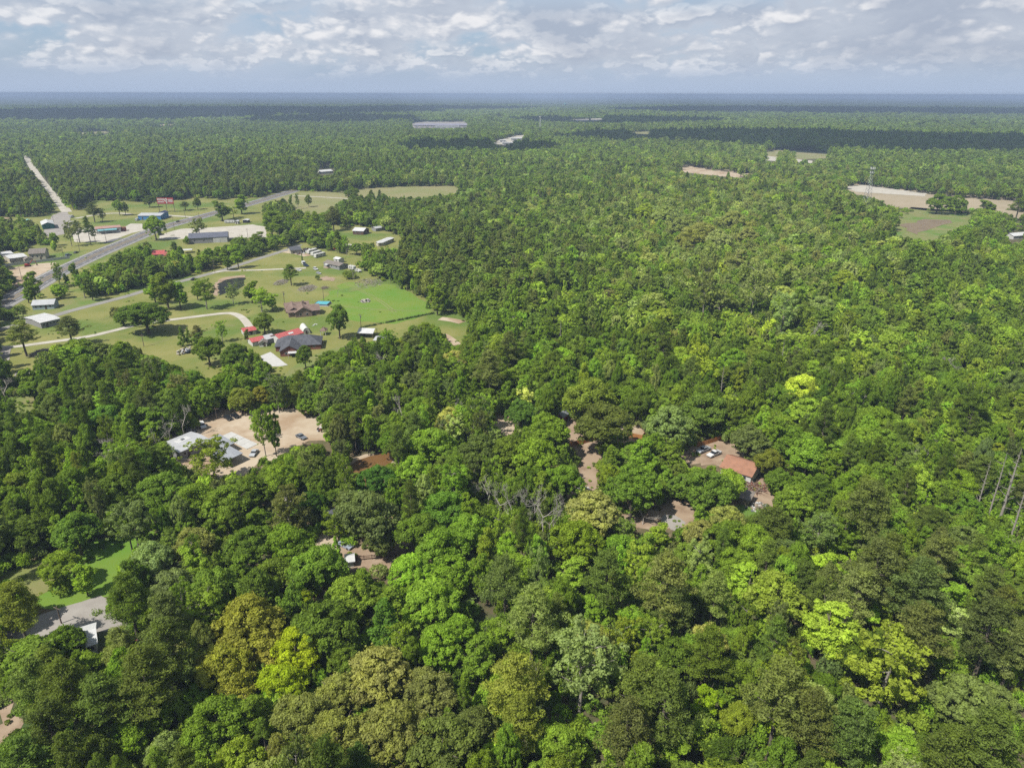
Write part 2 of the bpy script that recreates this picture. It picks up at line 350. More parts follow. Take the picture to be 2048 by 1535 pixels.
M_SHOULDER = material('road_shoulder', (0.27, 0.26, 0.25), 0.9, (0.34, 0.33, 0.31), 0.1, world=True)
M_PAINTW = material('white_road_paint', (0.62, 0.61, 0.57), 0.7)
M_PAINTY = material('yellow_road_paint', (0.55, 0.38, 0.08), 0.7)
M_CONC = material('concrete', (0.56, 0.55, 0.52), 0.85, (0.64, 0.63, 0.60), 0.4, 0.2, 4, world=True)
M_WATER = material('pond_water', (0.03, 0.035, 0.035), 0.06, (0.06, 0.06, 0.05), 0.1, 0.05, 1.5, world=True)
M_MUD = material('muddy_water', (0.24, 0.13, 0.05), 0.22, (0.18, 0.10, 0.04), 0.1, 0.05, 2, world=True)
def pxpoly(pts): return [tuple(q) for q in atv([p[0] for p in pts], [p[1] for p in pts])]
def sheet(name, pts, z, m, jit=1.0, seg=6.0, world=False, label=None, seed=3):
    if 'dirt' in name or 'sand' in name or 'yard' in name or 'bank' in name: jit *= 1.7; seg *= .7
    P = list(pts) if world else pxpoly(pts); rg = random.Random(seed + len(P)); out = []
    for a, b in zip(P, P[1:] + P[:1]):
        L = math.dist(a, b); n = max(1, min(60, int(L / seg)))
        for i in range(n):
            f = i / n; j = jit if i else 0
            out.append((a[0] + (b[0] - a[0]) * f + rg.uniform(-j, j), a[1] + (b[1] - a[1]) * f + rg.uniform(-j, j), z))
    me = bpy.data.meshes.new(name)
    me.from_pydata(out, [], [tuple(range(len(out)))])
    if me.polygons[0].normal.z < 0: me.flip_normals()
    me.materials.append(m); return tag(link(bpy.data.objects.new(name, me)), kind='structure')
def strip(name, line, width, z, m, world=False, offs=0.0, kind=True, dash=None, parent=None, smooth=True):
    P = [np.array(p[:2], float) for p in (line if world else pxpoly(line))]
    if smooth:
        for _ in range(2):
            Q = [P[0]]
            for a, b in zip(P, P[1:]): Q += [a * .75 + b * .25, a * .25 + b * .75]
            P = Q + [P[-1]]
    V = []; F = []; s = 0
    def nrm(i):
        d = P[min(i + 1, len(P) - 1)] - P[max(i - 1, 0)]; d /= max(np.linalg.norm(d), 1e-6); return np.array([-d[1], d[0]])
    wid = width if isinstance(width, (list, tuple)) else (width, width)
    if dash:
        for i in range(len(P) - 1):
            L = np.linalg.norm(P[i + 1] - P[i]); n = nrm(i); d = (P[i + 1] - P[i]) / max(L, 1e-6); q = 0
            while q + dash[0] < L:
                a = P[i] + d * q + n * offs; b = a + d * dash[0]; k = len(V)
                V += [(*(a + n * wid[0] / 2), z), (*(a - n * wid[0] / 2), z), (*(b - n * wid[0] / 2), z), (*(b + n * wid[0] / 2), z)]; F.append((k, k + 1, k + 2, k + 3)); q += dash[1]
    else:
        for i, p in enumerate(P):
            n = nrm(i); ww = wid[0] + (wid[1] - wid[0]) * i / (len(P) - 1)
            V += [(*(p + n * (offs + ww / 2)), z), (*(p + n * (offs - ww / 2)), z)]
        for i in range(len(P) - 1): F.append((2 * i, 2 * i + 1, 2 * i + 3, 2 * i + 2))
    me = bpy.data.meshes.new(name); me.from_pydata(V, [], F); me.materials.append(m)
    o = link(bpy.data.objects.new(name, me), parent)
    if parent is None: tag(o, kind='structure')
    return o
B = 33000.0
gm = bpy.data.meshes.new('ground'); gm.from_pydata([(-B, -B, 0), (B, -B, 0), (B, 31500, 0), (-B, 31500, 0)], [], [(0, 1, 2, 3)]); gm.materials.append(M_FLOOR)
tag(link(bpy.data.objects.new('ground', gm)), kind='structure')
# visible clearings, as outlined by the trees that stand round them (photograph pixels)
BF = [(0, 722), (62, 728), (96, 690), (130, 680), (156, 664), (182, 685), (226, 685), (248, 674), (270, 690), (312, 711), (350, 726), (372, 736), (400, 740), (440, 748),
      (462, 690), (492, 690), (520, 700), (536, 726), (549, 742), (570, 746), (606, 737), (629, 730), (643, 700), (676, 702), (693, 681), (700, 670), (745, 674), (767, 655), (795, 675),
      (826, 647), (856, 642), (887, 660), (905, 690), (925, 680), (935, 640), (907, 627), (866, 624), (856, 604), (795, 576), (745, 553), (699, 522), (760, 512), (800, 500),
      (800, 470), (740, 455), (640, 450), (600, 440), (690, 408), (740, 400), (850, 400), (925, 378), (900, 372), (800, 374), (727, 378), (690, 386), (640, 384), (585, 381), (552, 384), (520, 396), (480, 396),
      (440, 400), (400, 396), (300, 405), (235, 402), (185, 402), (150, 424), (128, 421), (60, 436), (0, 436), (0, 452), (60, 455), (60, 500), (0, 500)]
OPEN = [BF]
WOOD = [  # tree belts that stand inside the farmland
    [(0, 452), (60, 452), (85, 470), (95, 488), (130, 495), (118, 503), (60, 506), (0, 503)],
    [(165, 560), (182, 536), (216, 516), (240, 500), (262, 490), (292, 492), (300, 505), (335, 512), (372, 516), (378, 525), (430, 520), (440, 508), (500, 482), (535, 470), (600, 472), (640, 482), (690, 492), (690, 512), (650, 500), (600, 488), (560, 496), (530, 508), (470, 530), (420, 540), (380, 552), (340, 566), (300, 572), (240, 586), (215, 592), (160, 590)],
    [(524, 408), (545, 400), (600, 440), (650, 450), (655, 470), (640, 490), (600, 482), (560, 480), (535, 455)],
    [(655, 440), (700, 410), (760, 405), (830, 410), (900, 400), (900, 470), (800, 470), (790, 450), (700, 450), (690, 458)],
    [(375, 470), (450, 478), (470, 470), (480, 495), (400, 495), (372, 490)],
    [(0, 505), (20, 560), (30, 590), (50, 640), (0, 655)], [(50, 585), (62, 575), (110, 560), (140, 570), (135, 592), (100, 598), (60, 600)],
    [(0, 400), (60, 400), (90, 400), (100, 424), (50, 434), (0, 434)],
    [(700, 505), (740, 500), (790, 510), (745, 553), (700, 522)],
]
PATCH = dict(
    lot=[(345, 890), (345, 872), (400, 868), (410, 845), (425, 835), (452, 818), (470, 826), (480, 832), (560, 826), (580, 824), (640, 850), (657, 872), (650, 892), (635, 885), (600, 880), (560, 905), (520, 912), (506, 925), (492, 948), (440, 940), (360, 922)],
    pond=[(698, 942), (704, 925), (740, 912), (770, 906), (790, 900), (772, 920), (765, 940), (735, 950)],
    glade=[(0, 1152), (70, 1130), (150, 1100), (200, 1088), (279, 1077), (262, 1100), (240, 1120), (209, 1181), (160, 1192), (130, 1212), (60, 1185), (0, 1180)],
    lane=[(30, 1262), (60, 1236), (130, 1212), (192, 1195), (202, 1215), (232, 1238), (200, 1250), (150, 1252), (110, 1262)],
    yard=[(1366, 922), (1376, 905), (1396, 888), (1440, 882), (1465, 890), (1500, 915), (1522, 932), (1520, 960), (1535, 985), (1545, 1005), (1530, 1025), (1500, 1032), (1458, 1026), (1472, 1000), (1488, 985), (1490, 960), (1430, 930), (1390, 932)],
    drive=[(1160, 990), (1150, 968), (1160, 955), (1165, 900), (1140, 885), (1130, 850), (1115, 822), (1140, 835), (1190, 875), (1190, 900), (1192, 950), (1185, 985)],
    fenceyard=[(1243, 876), (1243, 850), (1262, 846), (1290, 862), (1284, 878)],
    frontyard=[(1255, 1030), (1300, 1036), (1336, 1002), (1383, 1020), (1360, 1062), (1340, 1050), (1310, 1055), (1266, 1048)],
    sandpit=[(990, 850), (994, 830), (1010, 826), (1018, 845), (1030, 862), (1018, 870)],
    rclear=[(1683, 374), (1724, 371), (1855, 388), (1900, 395), (2016, 402), (2048, 408), (2048, 440), (2016, 424), (1900, 405), (1850, 417), (1790, 412), (1760, 398), (1713, 386)],
    rscrub=[(1790, 460), (1793, 440), (1830, 420), (1890, 425), (1940, 432), (1943, 445), (1900, 460), (1870, 478), (1810, 475)],
    rstrip=[(1356, 336), (1372, 333), (1440, 343), (1512, 350), (1508, 356), (1440, 351), (1370, 343)],
    rfield=[(1523, 306), (1560, 300), (1654, 306), (1652, 316), (1600, 318), (1523, 313)],
    rroad=[(1461, 308), (1540, 313), (1625, 322), (1625, 327), (1540, 322), (1461, 312)],
    rhouse=[(2015, 482), (2015, 462), (2048, 462), (2048, 482)],
    town=[(984, 288), (998, 281), (1030, 272), (1050, 269), (1046, 274), (1012, 288)],
    factory=[(824, 256), (826, 244), (932, 244), (934, 255)],
    roadup=[(120, 424), (88, 376), (66, 346), (46, 312), (50, 310), (72, 335), (100, 374), (136, 420)],
    lefts=[(0, 806), (40, 792), (72, 788), (66, 800), (70, 815), (40, 822), (0, 822)],
    cabin=[(690, 1108), (700, 1092), (752, 1085), (756, 1045), (792, 1040), (795, 1075), (790, 1122), (720, 1124), (700, 1135), (688, 1128)],
    house6=[(160, 1306), (168, 1280), (200, 1268), (206, 1300), (190, 1312)],
    sandl=[(0, 1475), (6, 1430), (24, 1412), (36, 1440), (30, 1475)],
    f7=[(636, 350), (640, 336), (668, 336), (670, 350)],
    fc1=[(150, 266), (215, 262), (222, 266), (160, 270)], fc2=[(1130, 240), (1200, 237), (1212, 241), (1150, 243)], fc3=[(1240, 266), (1300, 263), (1296, 269)], fc4=[(300, 250), (352, 248), (356, 251), (310, 253)],
    gap1=[(640, 1085), (650, 1068), (680, 1076), (672, 1092)],
)
OPEN += list(PATCH.values())
WOOD += [[(1470, 298), (1528, 298), (1530, 330), (1480, 330)], [(1556, 312), (1588, 312), (1588, 332), (1556, 332)]]
LITTER = 1
def expand(P, k):
    c = np.mean(P, 0); return [tuple(c + (np.array(p) - c) * k) for p in P]
M_LITTER = material('leaf_litter', (0.20, 0.145, 0.085), 0.95, (0.12, 0.11, 0.045), 0.25, 0.8, 1.2, world=True, col3=(0.33, 0.24, 0.15), n3=0.11)
sheet('litter_floor', [(1090, 800), (1300, 800), (1480, 850), (1620, 900), (1680, 1010), (1600, 1100), (1300, 1120), (1180, 1060), (1100, 930)], 0.015, M_LITTER, 5, 6)
sheet('litter_floor', [(600, 1000), (820, 980), (860, 1080), (840, 1180), (640, 1190), (600, 1090)], 0.015, M_LITTER, 4, 5)
sheet('litter_floor', [(280, 960), (320, 850), (440, 790), (600, 800), (720, 860), (720, 960), (520, 1010)], 0.015, M_LITTER, 5, 6)
farm = sheet('farmland', [(-60, 760), (560, 775), (760, 720), (960, 700), (960, 630), (900, 600), (820, 540), (860, 480), (960, 400), (960, 366), (560, 376), (-80, 392)], 0.03, M_GRASS, 3, 12)
sheet('lush_meadow', [(700, 640), (640, 600), (690, 565), (790, 570), (856, 606), (866, 626), (790, 648)], 0.05, M_LUSH, 3, 6)
sheet('dry_field', [(552, 386), (640, 384), (727, 376), (930, 368), (940, 385), (850, 404), (740, 402), (690, 412), (600, 440), (545, 432)], 0.05, M_DRYF, 4, 12)
sheet('rough_verge', [(0, 640), (60, 625), (130, 600), (200, 590), (215, 600), (135, 628), (60, 645), (0, 660)], 0.05, M_ROUGHG, 2, 8)
sheet('rough_verge', [(560, 760), (580, 738), (640, 705), (690, 690), (720, 700), (690, 740)], 0.05, M_ROUGHG, 2, 8)
sheet('parking_lot_dirt', expand(PATCH['lot'], 1.18), 0.03, M_SAND, 1.5, 4)
sheet('clay_bank', [(415, 842), (432, 822), (455, 812), (462, 822), (448, 838)], 0.06, M_REDDIRT, .5, 3)
sheet('glade_grass', expand(PATCH['glade'], 1.25), 0.03, M_LUSH, 1, 3)
sheet('rough_verge', [(0, 1150), (60, 1130), (120, 1110), (150, 1130), (100, 1180), (60, 1200), (0, 1190)], 0.05, M_ROUGHG, 1, 3)
sheet('pale_lane', [(-20, 1290), (20, 1255), (60, 1236), (130, 1212), (200, 1190), (255, 1225), (250, 1260), (160, 1268), (110, 1262), (50, 1290)], 0.06, M_GREYGR, .5, 3)
sheet('yard_dirt', expand(PATCH['yard'], 1.12), 0.03, M_REDDIRT, 1, 3)
sheet('yard_grass', [(1440, 1040), (1465, 1012), (1490, 1006), (1520, 1020), (1545, 1045), (1500, 1060)], 0.06, M_ROUGHG, .8, 3)
sheet('drive_dirt', [(1140, 1010), (1140, 955), (1150, 900), (1110, 870), (1095, 815), (1140, 820), (1210, 870), (1200, 950), (1200, 1000)], 0.03, M_REDDIRT, 1, 3)
sheet('sandy_yard', expand(PATCH['fenceyard'], 1.9), 0.04, M_SAND, 1, 3)
sheet('front_yard_dirt', expand(PATCH['frontyard'], 1.3), 0.03, M_REDDIRT, 1, 3)
sheet('cracked_pad', [(1322, 1045), (1330, 1028), (1350, 1030), (1372, 1045), (1358, 1064)], 0.06, M_GREYGR, .6, 2)
sheet('sand_patch', expand(PATCH['sandpit'], 1.7), 0.04, M_SAND, 1, 3)
sheet('sand_patch', expand(PATCH['sandl'], 1.6), 0.04, M_REDDIRT, 1, 3)
sheet('brown_yard', expand(PATCH['lefts'], 1.4), 0.04, M_ROUGHG, 1, 3)
sheet('cabin_yard', expand(PATCH['cabin'], 1.5), 0.04, M_REDDIRT, 1, 3)
sheet('sand_patch', expand(PATCH['gap1'], 1.6), 0.04, M_SAND, 1, 3)
sheet('sandy_field', [(1683, 374), (1700, 366), (1860, 384), (2060, 396), (2100, 460), (2020, 432), (1860, 422), (1760, 410)], 0.1, material('sandy_field', (0.36, 0.30, 0.19), 0.95, (0.46, 0.38, 0.26), 0.02, world=True), 4, 15)
sheet('cleared_strip', [(1683, 374), (1724, 370), (1855, 387), (1850, 393), (1712, 384)], 0.2, M_GRAVEL, 2, 15)
sheet('scrub_field', expand(PATCH['rscrub'], 1.2), 0.1, M_ROUGHG, 4, 15)
sheet('tilled_patch', [(1800, 452), (1850, 438), (1900, 440), (1905, 446), (1860, 458), (1835, 470)], 0.2, material('tilled_soil', (0.20, 0.15, 0.10), 0.95, (0.26, 0.20, 0.12), 0.1, world=True), 3, 10)
sheet('cleared_strip', [(1350, 334), (1380, 330), (1520, 349), (1512, 358), (1440, 353), (1370, 345)], 0.2, M_SAND, 4, 20)
sheet('far_field', expand(PATCH['rfield'], 1.1), 0.3, M_DRYF, 6, 30)
sheet('far_road', PATCH['rroad'], 0.4, M_GRAVEL, 2, 30)
sheet('town_lot', expand(PATCH['town'], 1.1), 0.4, M_GRAVEL, 6, 30)
sheet('factory_lot', expand(PATCH['factory'], 1.1), 0.5, M_GREYGR, 6, 40)
strip('gravel_road', [(134, 424), (112, 395), (90, 372), (71, 345), (52, 314), (48, 300)], 9.5, 0.12, M_GRAVEL)
# farm roads
strip('county_road', [(-40, 668), (0, 659), (29, 651), (70, 640), (115, 630), (135, 623), (221, 601), (259, 591), (283, 583), (330, 570), (377, 559), (409, 550), (448, 540), (490, 526), (534, 512), (582, 497), (600, 489)], 5.6, 0.10, M_OLDASPH)
strip('farm_track', [(425, 546), (445, 542), (480, 541), (520, 540), (564, 538), (612, 536)], 3.6, 0.12, M_GRAVEL)
strip('gravel_drive', [(-40, 702), (0, 695), (35, 693), (85, 686), (117, 682), (180, 673), (240, 658), (279, 648), (338, 640), (409, 631), (450, 626), (470, 627), (487, 637), (498, 652), (505, 664)], 4.2, 0.13, M_GRAVEL)
sheet('grey_pavement', [(-30, 697), (24, 694), (18, 722), (-30, 728)], 0.15, M_GREYGR, .3, 4)
strip('grey_lane', [(30, 748), (85, 741), (108, 737)], 5, 0.1, M_GREYGR)
strip('dirt_path', [(640, 493), (665, 484), (685, 486), (700, 490), (730, 492)], 4, 0.12, M_GRAVEL)
sheet('far_clearing', [(150, 266), (215, 262), (222, 266), (160, 270)], .5, M_DRYF, 8, 40); sheet('far_clearing', [(1130, 240), (1200, 237), (1212, 241), (1150, 243)], .5, M_GRAVEL, 8, 40); sheet('far_clearing', [(1240, 266), (1300, 263), (1296, 269)], .5, M_DRYF, 8, 40); sheet('far_clearing', [(300, 250), (352, 248), (356, 251), (310, 253)], .5, M_SAND, 8, 40)
for tr in ([(560, 560), (600, 590), (660, 610), (760, 620), (850, 622)], [(640, 548), (690, 565), (760, 600), (790, 625)], [(200, 640), (260, 625), (340, 600), (420, 585)], [(300, 690), (360, 670), (430, 655), (470, 650)]):
    for off in (-.9, .9): strip('tyre_track', tr, .45, 0.07, M_DRYF, offs=off)
strip('field_path', [(585, 391), (640, 394), (690, 397), (720, 400), (745, 405)], 4, 0.12, M_GRAVEL)
strip('dirt_path', [(150, 437), (200, 428), (235, 426), (262, 428)], 5, 0.12, M_GRAVEL)
strip('verge_path', [(325, 430), (350, 432), (385, 434)], 6, 0.12, M_GRAVEL)
strip('dirt_path', [(880, 637), (905, 640), (925, 645)], 6, 0.12, M_SAND)
strip('dirt_path', [(884, 668), (900, 676), (915, 690)], 4, 0.12, M_SAND)
strip('dirt_path', [(570, 503), (600, 507), (616, 512)], 7, 0.11, M_SAND)
sheet('sandy_ground', [(-40, 548), (0, 538), (60, 531), (112, 525), (108, 538), (80, 552), (58, 562), (25, 582), (-40, 610)], 0.06, M_SAND, 2, 6)
sheet('red_soil', [(10, 560), (50, 552), (60, 562), (25, 580), (0, 588), (-20, 580)], 0.08, M_REDDIRT, 2, 5)
sheet('sand_patch', [(-20, 436), (22, 434), (25, 442), (0, 449), (-20, 449)], 0.06, M_SAND, 2, 6)
sheet('gravel_lot', [(106, 430), (118, 425), (134, 423), (142, 433), (142, 452), (130, 468), (96, 474), (86, 464)], 0.08, M_GREYGR, 1, 6)
sheet('concrete_lot', [(142, 466), (158, 456), (190, 455), (250, 454), (262, 447), (295, 448), (302, 452), (288, 461), (264, 466), (216, 484), (150, 484)], 0.08, M_GRAVEL, .5, 6)
sheet('gravel_lot', [(316, 478), (322, 470), (345, 462), (362, 458), (420, 455), (480, 451), (505, 449), (532, 454), (533, 474), (470, 477), (440, 478)], 0.08, M_GRAVEL, 1, 6)
sheet('concrete_apron', [(521, 712), (541, 704), (576, 730), (560, 733), (534, 733)], 0.15, M_CONC, .2, 3)
sheet('dirt_patch', [(640, 556), (650, 552), (672, 556), (668, 562), (646, 561)], 0.1, M_REDDIRT, .5, 2)
sheet('bare_plot', [(678, 580), (700, 575), (728, 574), (728, 578), (700, 584), (684, 585)], 0.1, M_ROUGHG, .5, 2)
# highway: asphalt with shoulders and painted lines as parts of it
HW = [(-70, 650), (0, 609), (32, 593), (60, 577), (105, 550), (160, 524), (210, 501), (260, 481), (300, 463), (334, 452), (383, 439), (422, 428), (500, 408), (562, 389), (590, 381)]
hwy = strip('highway', HW, 18, 0.10, M_SHOULDER)
strip('traffic_lanes', HW, 14.5, 0.14, M_ASPH, parent=hwy)
for off in (-7.0, 7.0): strip('edge_line', HW, .5, 0.18, M_PAINTW, parent=hwy, offs=off)
for off in (-1.3, 1.3): strip('yellow_line', HW, .4, 0.18, M_PAINTY, parent=hwy, offs=off)
for off in (-4.2, 4.2): strip('lane_dashes', HW, .35, 0.18, M_PAINTW, parent=hwy, offs=off, dash=(4, 12))
strip('side_road', [(262, 479), (240, 477), (226, 480), (214, 486)], 6, 0.09, M_ASPH)
sheet('pond', [(436, 567), (450, 560), (470, 556), (489, 555), (490, 570), (474, 580), (452, 586), (437, 592)], 0.1, M_WATER, .8, 3)
sheet('pond_bank', [(428, 570), (440, 558), (460, 553), (490, 550), (492, 556), (470, 556), (450, 561), (437, 567), (436, 592), (428, 590)], 0.08, M_REDDIRT, .6, 3)
sheet('muddy_pond', [(690, 960), (698, 932), (712, 922), (740, 912), (775, 905), (800, 900), (782, 925), (775, 950), (740, 975), (705, 975)], 0.09, M_MUD, .6, 3)
sheet('pond_bank', [(680, 965), (690, 928), (720, 912), (765, 903), (815, 893), (800, 925), (790, 960), (750, 985), (695, 985)], 0.05, M_SAND, .6, 3)
# ================================================================ tree placement
TINT = dict(deep=(.082, .160, .024), dark=(.105, .165, .024), mid=(.140, .222, .026), bright=(.172, .280, .032), lime=(.27, .36, .016), yellowgreen=(.205, .290, .036),
            gold=(.225, .235, .040), palegold=(.215, .252, .074), pale=(.235, .300, .100), dull=(.122, .158, .044), pine=(.110, .156, .032), goldpine=(.175, .215, .036), greygreen=(.138, .188, .060), brown=(.128, .155, .052), dead=(.3, .27, .24))
TINT = {k: (v[0] * 1.13, v[1] * 1.10, v[2] * 1.05) if k not in ('lime', 'dead') else v for k, v in TINT.items()}
TINT = {k: (v[0] * 1.06, v[1] * 1.03, v[2]) if k not in ('lime', 'dead') else v for k, v in TINT.items()}
COLWORD = dict(deep='deep green', dark='dark green', mid='mid green', bright='bright green', lime='lime yellow', yellowgreen='yellowish green', gold='golden olive', palegold='pale olive', pale='pale sage', dull='dull brownish green', pine='olive green', goldpine='golden green', greygreen='grey green', brown='brownish', dead='leafless grey')
KINDWORD = dict(snag='x', oak='round crowned oak', broad='tall leafy tree', pine='pine', cone='conical young tree', sparse='open crowned tree', dead='dead tree', shrub='low shrub')
TREES = []   # dict: x,y,R,H,kind,tint(str),rgb,manual,label
def add_base(x, yb, yt, wpx, kind, tint, label=None):
    g = at(x, yb); u_, v_, z = proj([(g[0], g[1], 0)]); ph = z[0] / FPX
    dep = math.atan2(H, math.hypot(g[0], g[1])); h = (yb - yt) * ph / math.cos(dep - 0) / 1.02
    for _ in range(4):
        px, py, _z = proj([(g[0], g[1], h)]); h *= (yb - yt) / max(yb - py[0], 1)
    TREES.append(dict(x=g[0], y=g[1], R=wpx * ph / 2, H=h, kind=kind, tint=tint, man=1, label=label))
def add_crown(x, y, rpx, kind, tint, hk=1.0, label=None, wide=1.0):
    h0 = {'oak': .60, 'broad': .62, 'pine': .7, 'cone': .5, 'sparse': .6, 'dead': .6, 'snag': .6, 'shrub': .4}[kind]; Ht = 14.0
    for _ in range(6):
        g = at(x, y, h0 * Ht); z = proj([(g[0], g[1], h0 * Ht)])[2][0]; Rm = rpx * z / FPX
        asp = {'oak': 1.95, 'broad': 3.0, 'pine': 3.7, 'cone': 3.6, 'sparse': 2.8, 'dead': 3.2, 'snag': 6, 'shrub': 1.4}[kind]
        Ht = min(max(Rm * asp * hk, 4), 24)
    TREES.append(dict(x=g[0], y=g[1], R=Rm * wide, H=Ht, kind=kind, tint=tint, man=1, label=label))
for a in [  # farmland trees: x, base y, top y, width, kind, tint
    (54, 712, 640, 62, 'pine', 'dull'), (146, 692, 632, 56, 'pine', 'dull'), (298, 667, 603, 104, 'oak', 'dark'), (248, 652, 622, 34, 'oak', 'mid'), (234, 640, 612, 26, 'shrub', 'dull'),
    (338, 620, 542, 62, 'broad', 'mid'), (312, 608, 560, 45, 'broad', 'mid'), (362, 618, 560, 40, 'broad', 'mid'), (414, 618, 553, 48, 'sparse', 'mid'), (396, 600, 560, 30, 'broad', 'mid'), (467, 609, 566, 30, 'sparse', 'greygreen'),
    (505, 606, 560, 36, 'broad', 'mid'), (524, 624, 572, 46, 'sparse', 'yellowgreen'), (546, 622, 584, 30, 'broad', 'mid'), (530, 668, 624, 46, 'oak', 'dark'), (680, 677, 606, 50, 'oak', 'dark'), (612, 738, 688, 38, 'oak', 'dark'),
    (366, 692, 651, 20, 'cone', 'mid'), (380, 690, 652, 14, 'cone', 'bright'), (399, 694, 650, 30, 'pine', 'brown'), (398, 702, 664, 26, 'broad', 'mid'), (446, 684, 640, 30, 'sparse', 'bright'), (420, 730, 672, 62, 'oak', 'dark'), (476, 748, 684, 62, 'oak', 'dark'), (495, 684, 658, 14, 'broad', 'mid'),
    (72, 604, 543, 48, 'broad', 'mid'), (58, 606, 575, 30, 'broad', 'mid'), (122, 575, 525, 26, 'sparse', 'dark'), (136, 571, 545, 14, 'broad', 'dark'), (151, 562, 524, 22, 'broad', 'mid'), (122, 597, 566, 30, 'broad', 'bright'), (170, 596, 545, 40, 'sparse', 'mid'), (186, 601, 552, 30, 'broad', 'dark'),
    (313, 480, 429, 44, 'oak', 'mid'), (401, 478, 433, 32, 'sparse', 'dull'), (445, 441, 400, 42, 'broad', 'dark'), (484, 428, 386, 36, 'broad', 'bright'), (468, 436, 410, 26, 'sparse', 'pale'), (300, 415, 390, 24, 'oak', 'dark'), (371, 421, 403, 24, 'pine', 'dull'), (396, 419, 394, 18, 'oak', 'dark'),
    (252, 431, 402, 16, 'oak', 'dark'), (240, 431, 398, 26, 'oak', 'mid'), (182, 488, 432, 20, 'pine', 'dark'), (160, 486, 440, 24, 'pine', 'dull'), (192, 488, 450, 14, 'pine', 'dark'), (144, 493, 440, 26, 'sparse', 'dull'), (190, 445, 405, 30, 'pine', 'dull'), (206, 444, 415, 20, 'sparse', 'dull'), (288, 458, 446, 6, 'cone', 'mid'),
    (442, 530, 505, 30, 'broad', 'mid'), (477, 536, 486, 34, 'broad', 'mid'), (455, 540, 510, 26, 'broad', 'mid'), (522, 500, 462, 40, 'broad', 'mid'), (545, 475, 410, 46, 'broad', 'mid'), (560, 478, 430, 40, 'pine', 'mid'), (583, 416, 388, 10, 'broad', 'mid'), (596, 418, 386, 10, 'sparse', 'mid'), (618, 414, 388, 16, 'oak', 'dark'), (634, 480, 422, 28, 'pine', 'dark'),
    (668, 462, 412, 36, 'pine', 'dull'), (705, 402, 372, 34, 'oak', 'dark'), (677, 502, 460, 20, 'pine', 'dark'), (693, 510, 468, 18, 'sparse', 'mid'), (583, 571, 528, 34, 'pine', 'mid'), (571, 560, 540, 12, 'cone', 'mid'), (605, 524, 506, 5, 'cone', 'mid'), (735, 508, 484, 24, 'broad', 'mid'), (635, 560, 549, 12, 'shrub', 'greygreen'),
    (700, 556, 540, 34, 'shrub', 'mid'), (855, 700, 642, 62, 'oak', 'mid'), (776, 705, 655, 40, 'sparse', 'mid'), (875, 630, 566, 44, 'broad', 'bright'), (856, 617, 600, 12, 'cone', 'dark'), (1872, 428, 386, 48, 'oak', 'mid'), (1910, 430, 388, 40, 'oak', 'mid'), (1970, 435, 398, 40, 'broad', 'mid'), (2030, 442, 396, 40, 'pine', 'dark'), (1780, 460, 430, 36, 'oak', 'dark'),
    (2018, 470, 445, 20, 'oak', 'dark'), (532, 912, 812, 42, 'sparse', 'mid'), (553, 912, 800, 34, 'broad', 'mid'), (516, 880, 822, 30, 'sparse', 'bright'), (430, 966, 874, 96, 'sparse', 'yellowgreen'), (345, 890, 822, 34, 'dead', 'dead'), (372, 878, 812, 34, 'dead', 'dead'), (322, 900, 850, 30, 'dead', 'dead'), (548, 800, 740, 26, 'dead', 'dead'),
    (708, 562, 526, 8, 'dead', 'dead'), (675, 594, 576, 8, 'dead', 'dead'), (1085, 1077, 968, 44, 'dead', 'dead'), (1052, 1062, 962, 44, 'dead', 'dead'), (1000, 1045, 958, 40, 'dead', 'dead'), (975, 1020, 950, 36, 'dead', 'dead'), (1110, 1050, 975, 36, 'dead', 'dead'), (1068, 1040, 958, 38, 'dead', 'dead'), (1022, 1052, 962, 34, 'dead', 'dead'), (958, 1012, 955, 30, 'dead', 'dead'), (1098, 1085, 990, 34, 'dead', 'dead'), (1285, 1048, 1012, 40, 'dead', 'dead'), (1994, 1056, 895, 56, 'snag', 'dead'), (2012, 1106, 950, 44, 'snag', 'dead'), (1975, 1040, 905, 34, 'snag', 'dead'),
    (1947, 1040, 920, 34, 'snag', 'dead'), (1440, 800, 730, 20, 'snag', 'dead'), (1560, 740, 680, 18, 'snag', 'dead'), (1120, 700, 640, 16, 'snag', 'dead'), (1905, 752, 712, 44, 'dead', 'dead'), (805, 850, 790, 30, 'dead', 'dead'), (905, 845, 790, 34, 'dead', 'dead'), (770, 745, 700, 34, 'dead', 'dead'), (1775, 590, 560, 30, 'dead', 'dead'), (1700, 585, 560, 28, 'dead', 'dead'), (230, 935, 880, 50, 'dead', 'dead'), (1050, 500, 478, 16, 'dead', 'dead'), (1620, 690, 640, 34, 'dead', 'dead'), (470, 1030, 985, 40, 'dead', 'dead'),
    (15, 800, 760, 34, 'dead', 'dead'), (1405, 640, 516, 50, 'sparse', 'palegold'), (1500, 640, 520, 66, 'sparse', 'pale'), (1560, 675, 580, 60, 'sparse', 'pale'), (1933, 690, 625, 44, 'pine', 'deep'), (1690, 690, 620, 50, 'sparse', 'yellowgreen'), (1775, 690, 650, 40, 'oak', 'pale')]: add_base(*a)
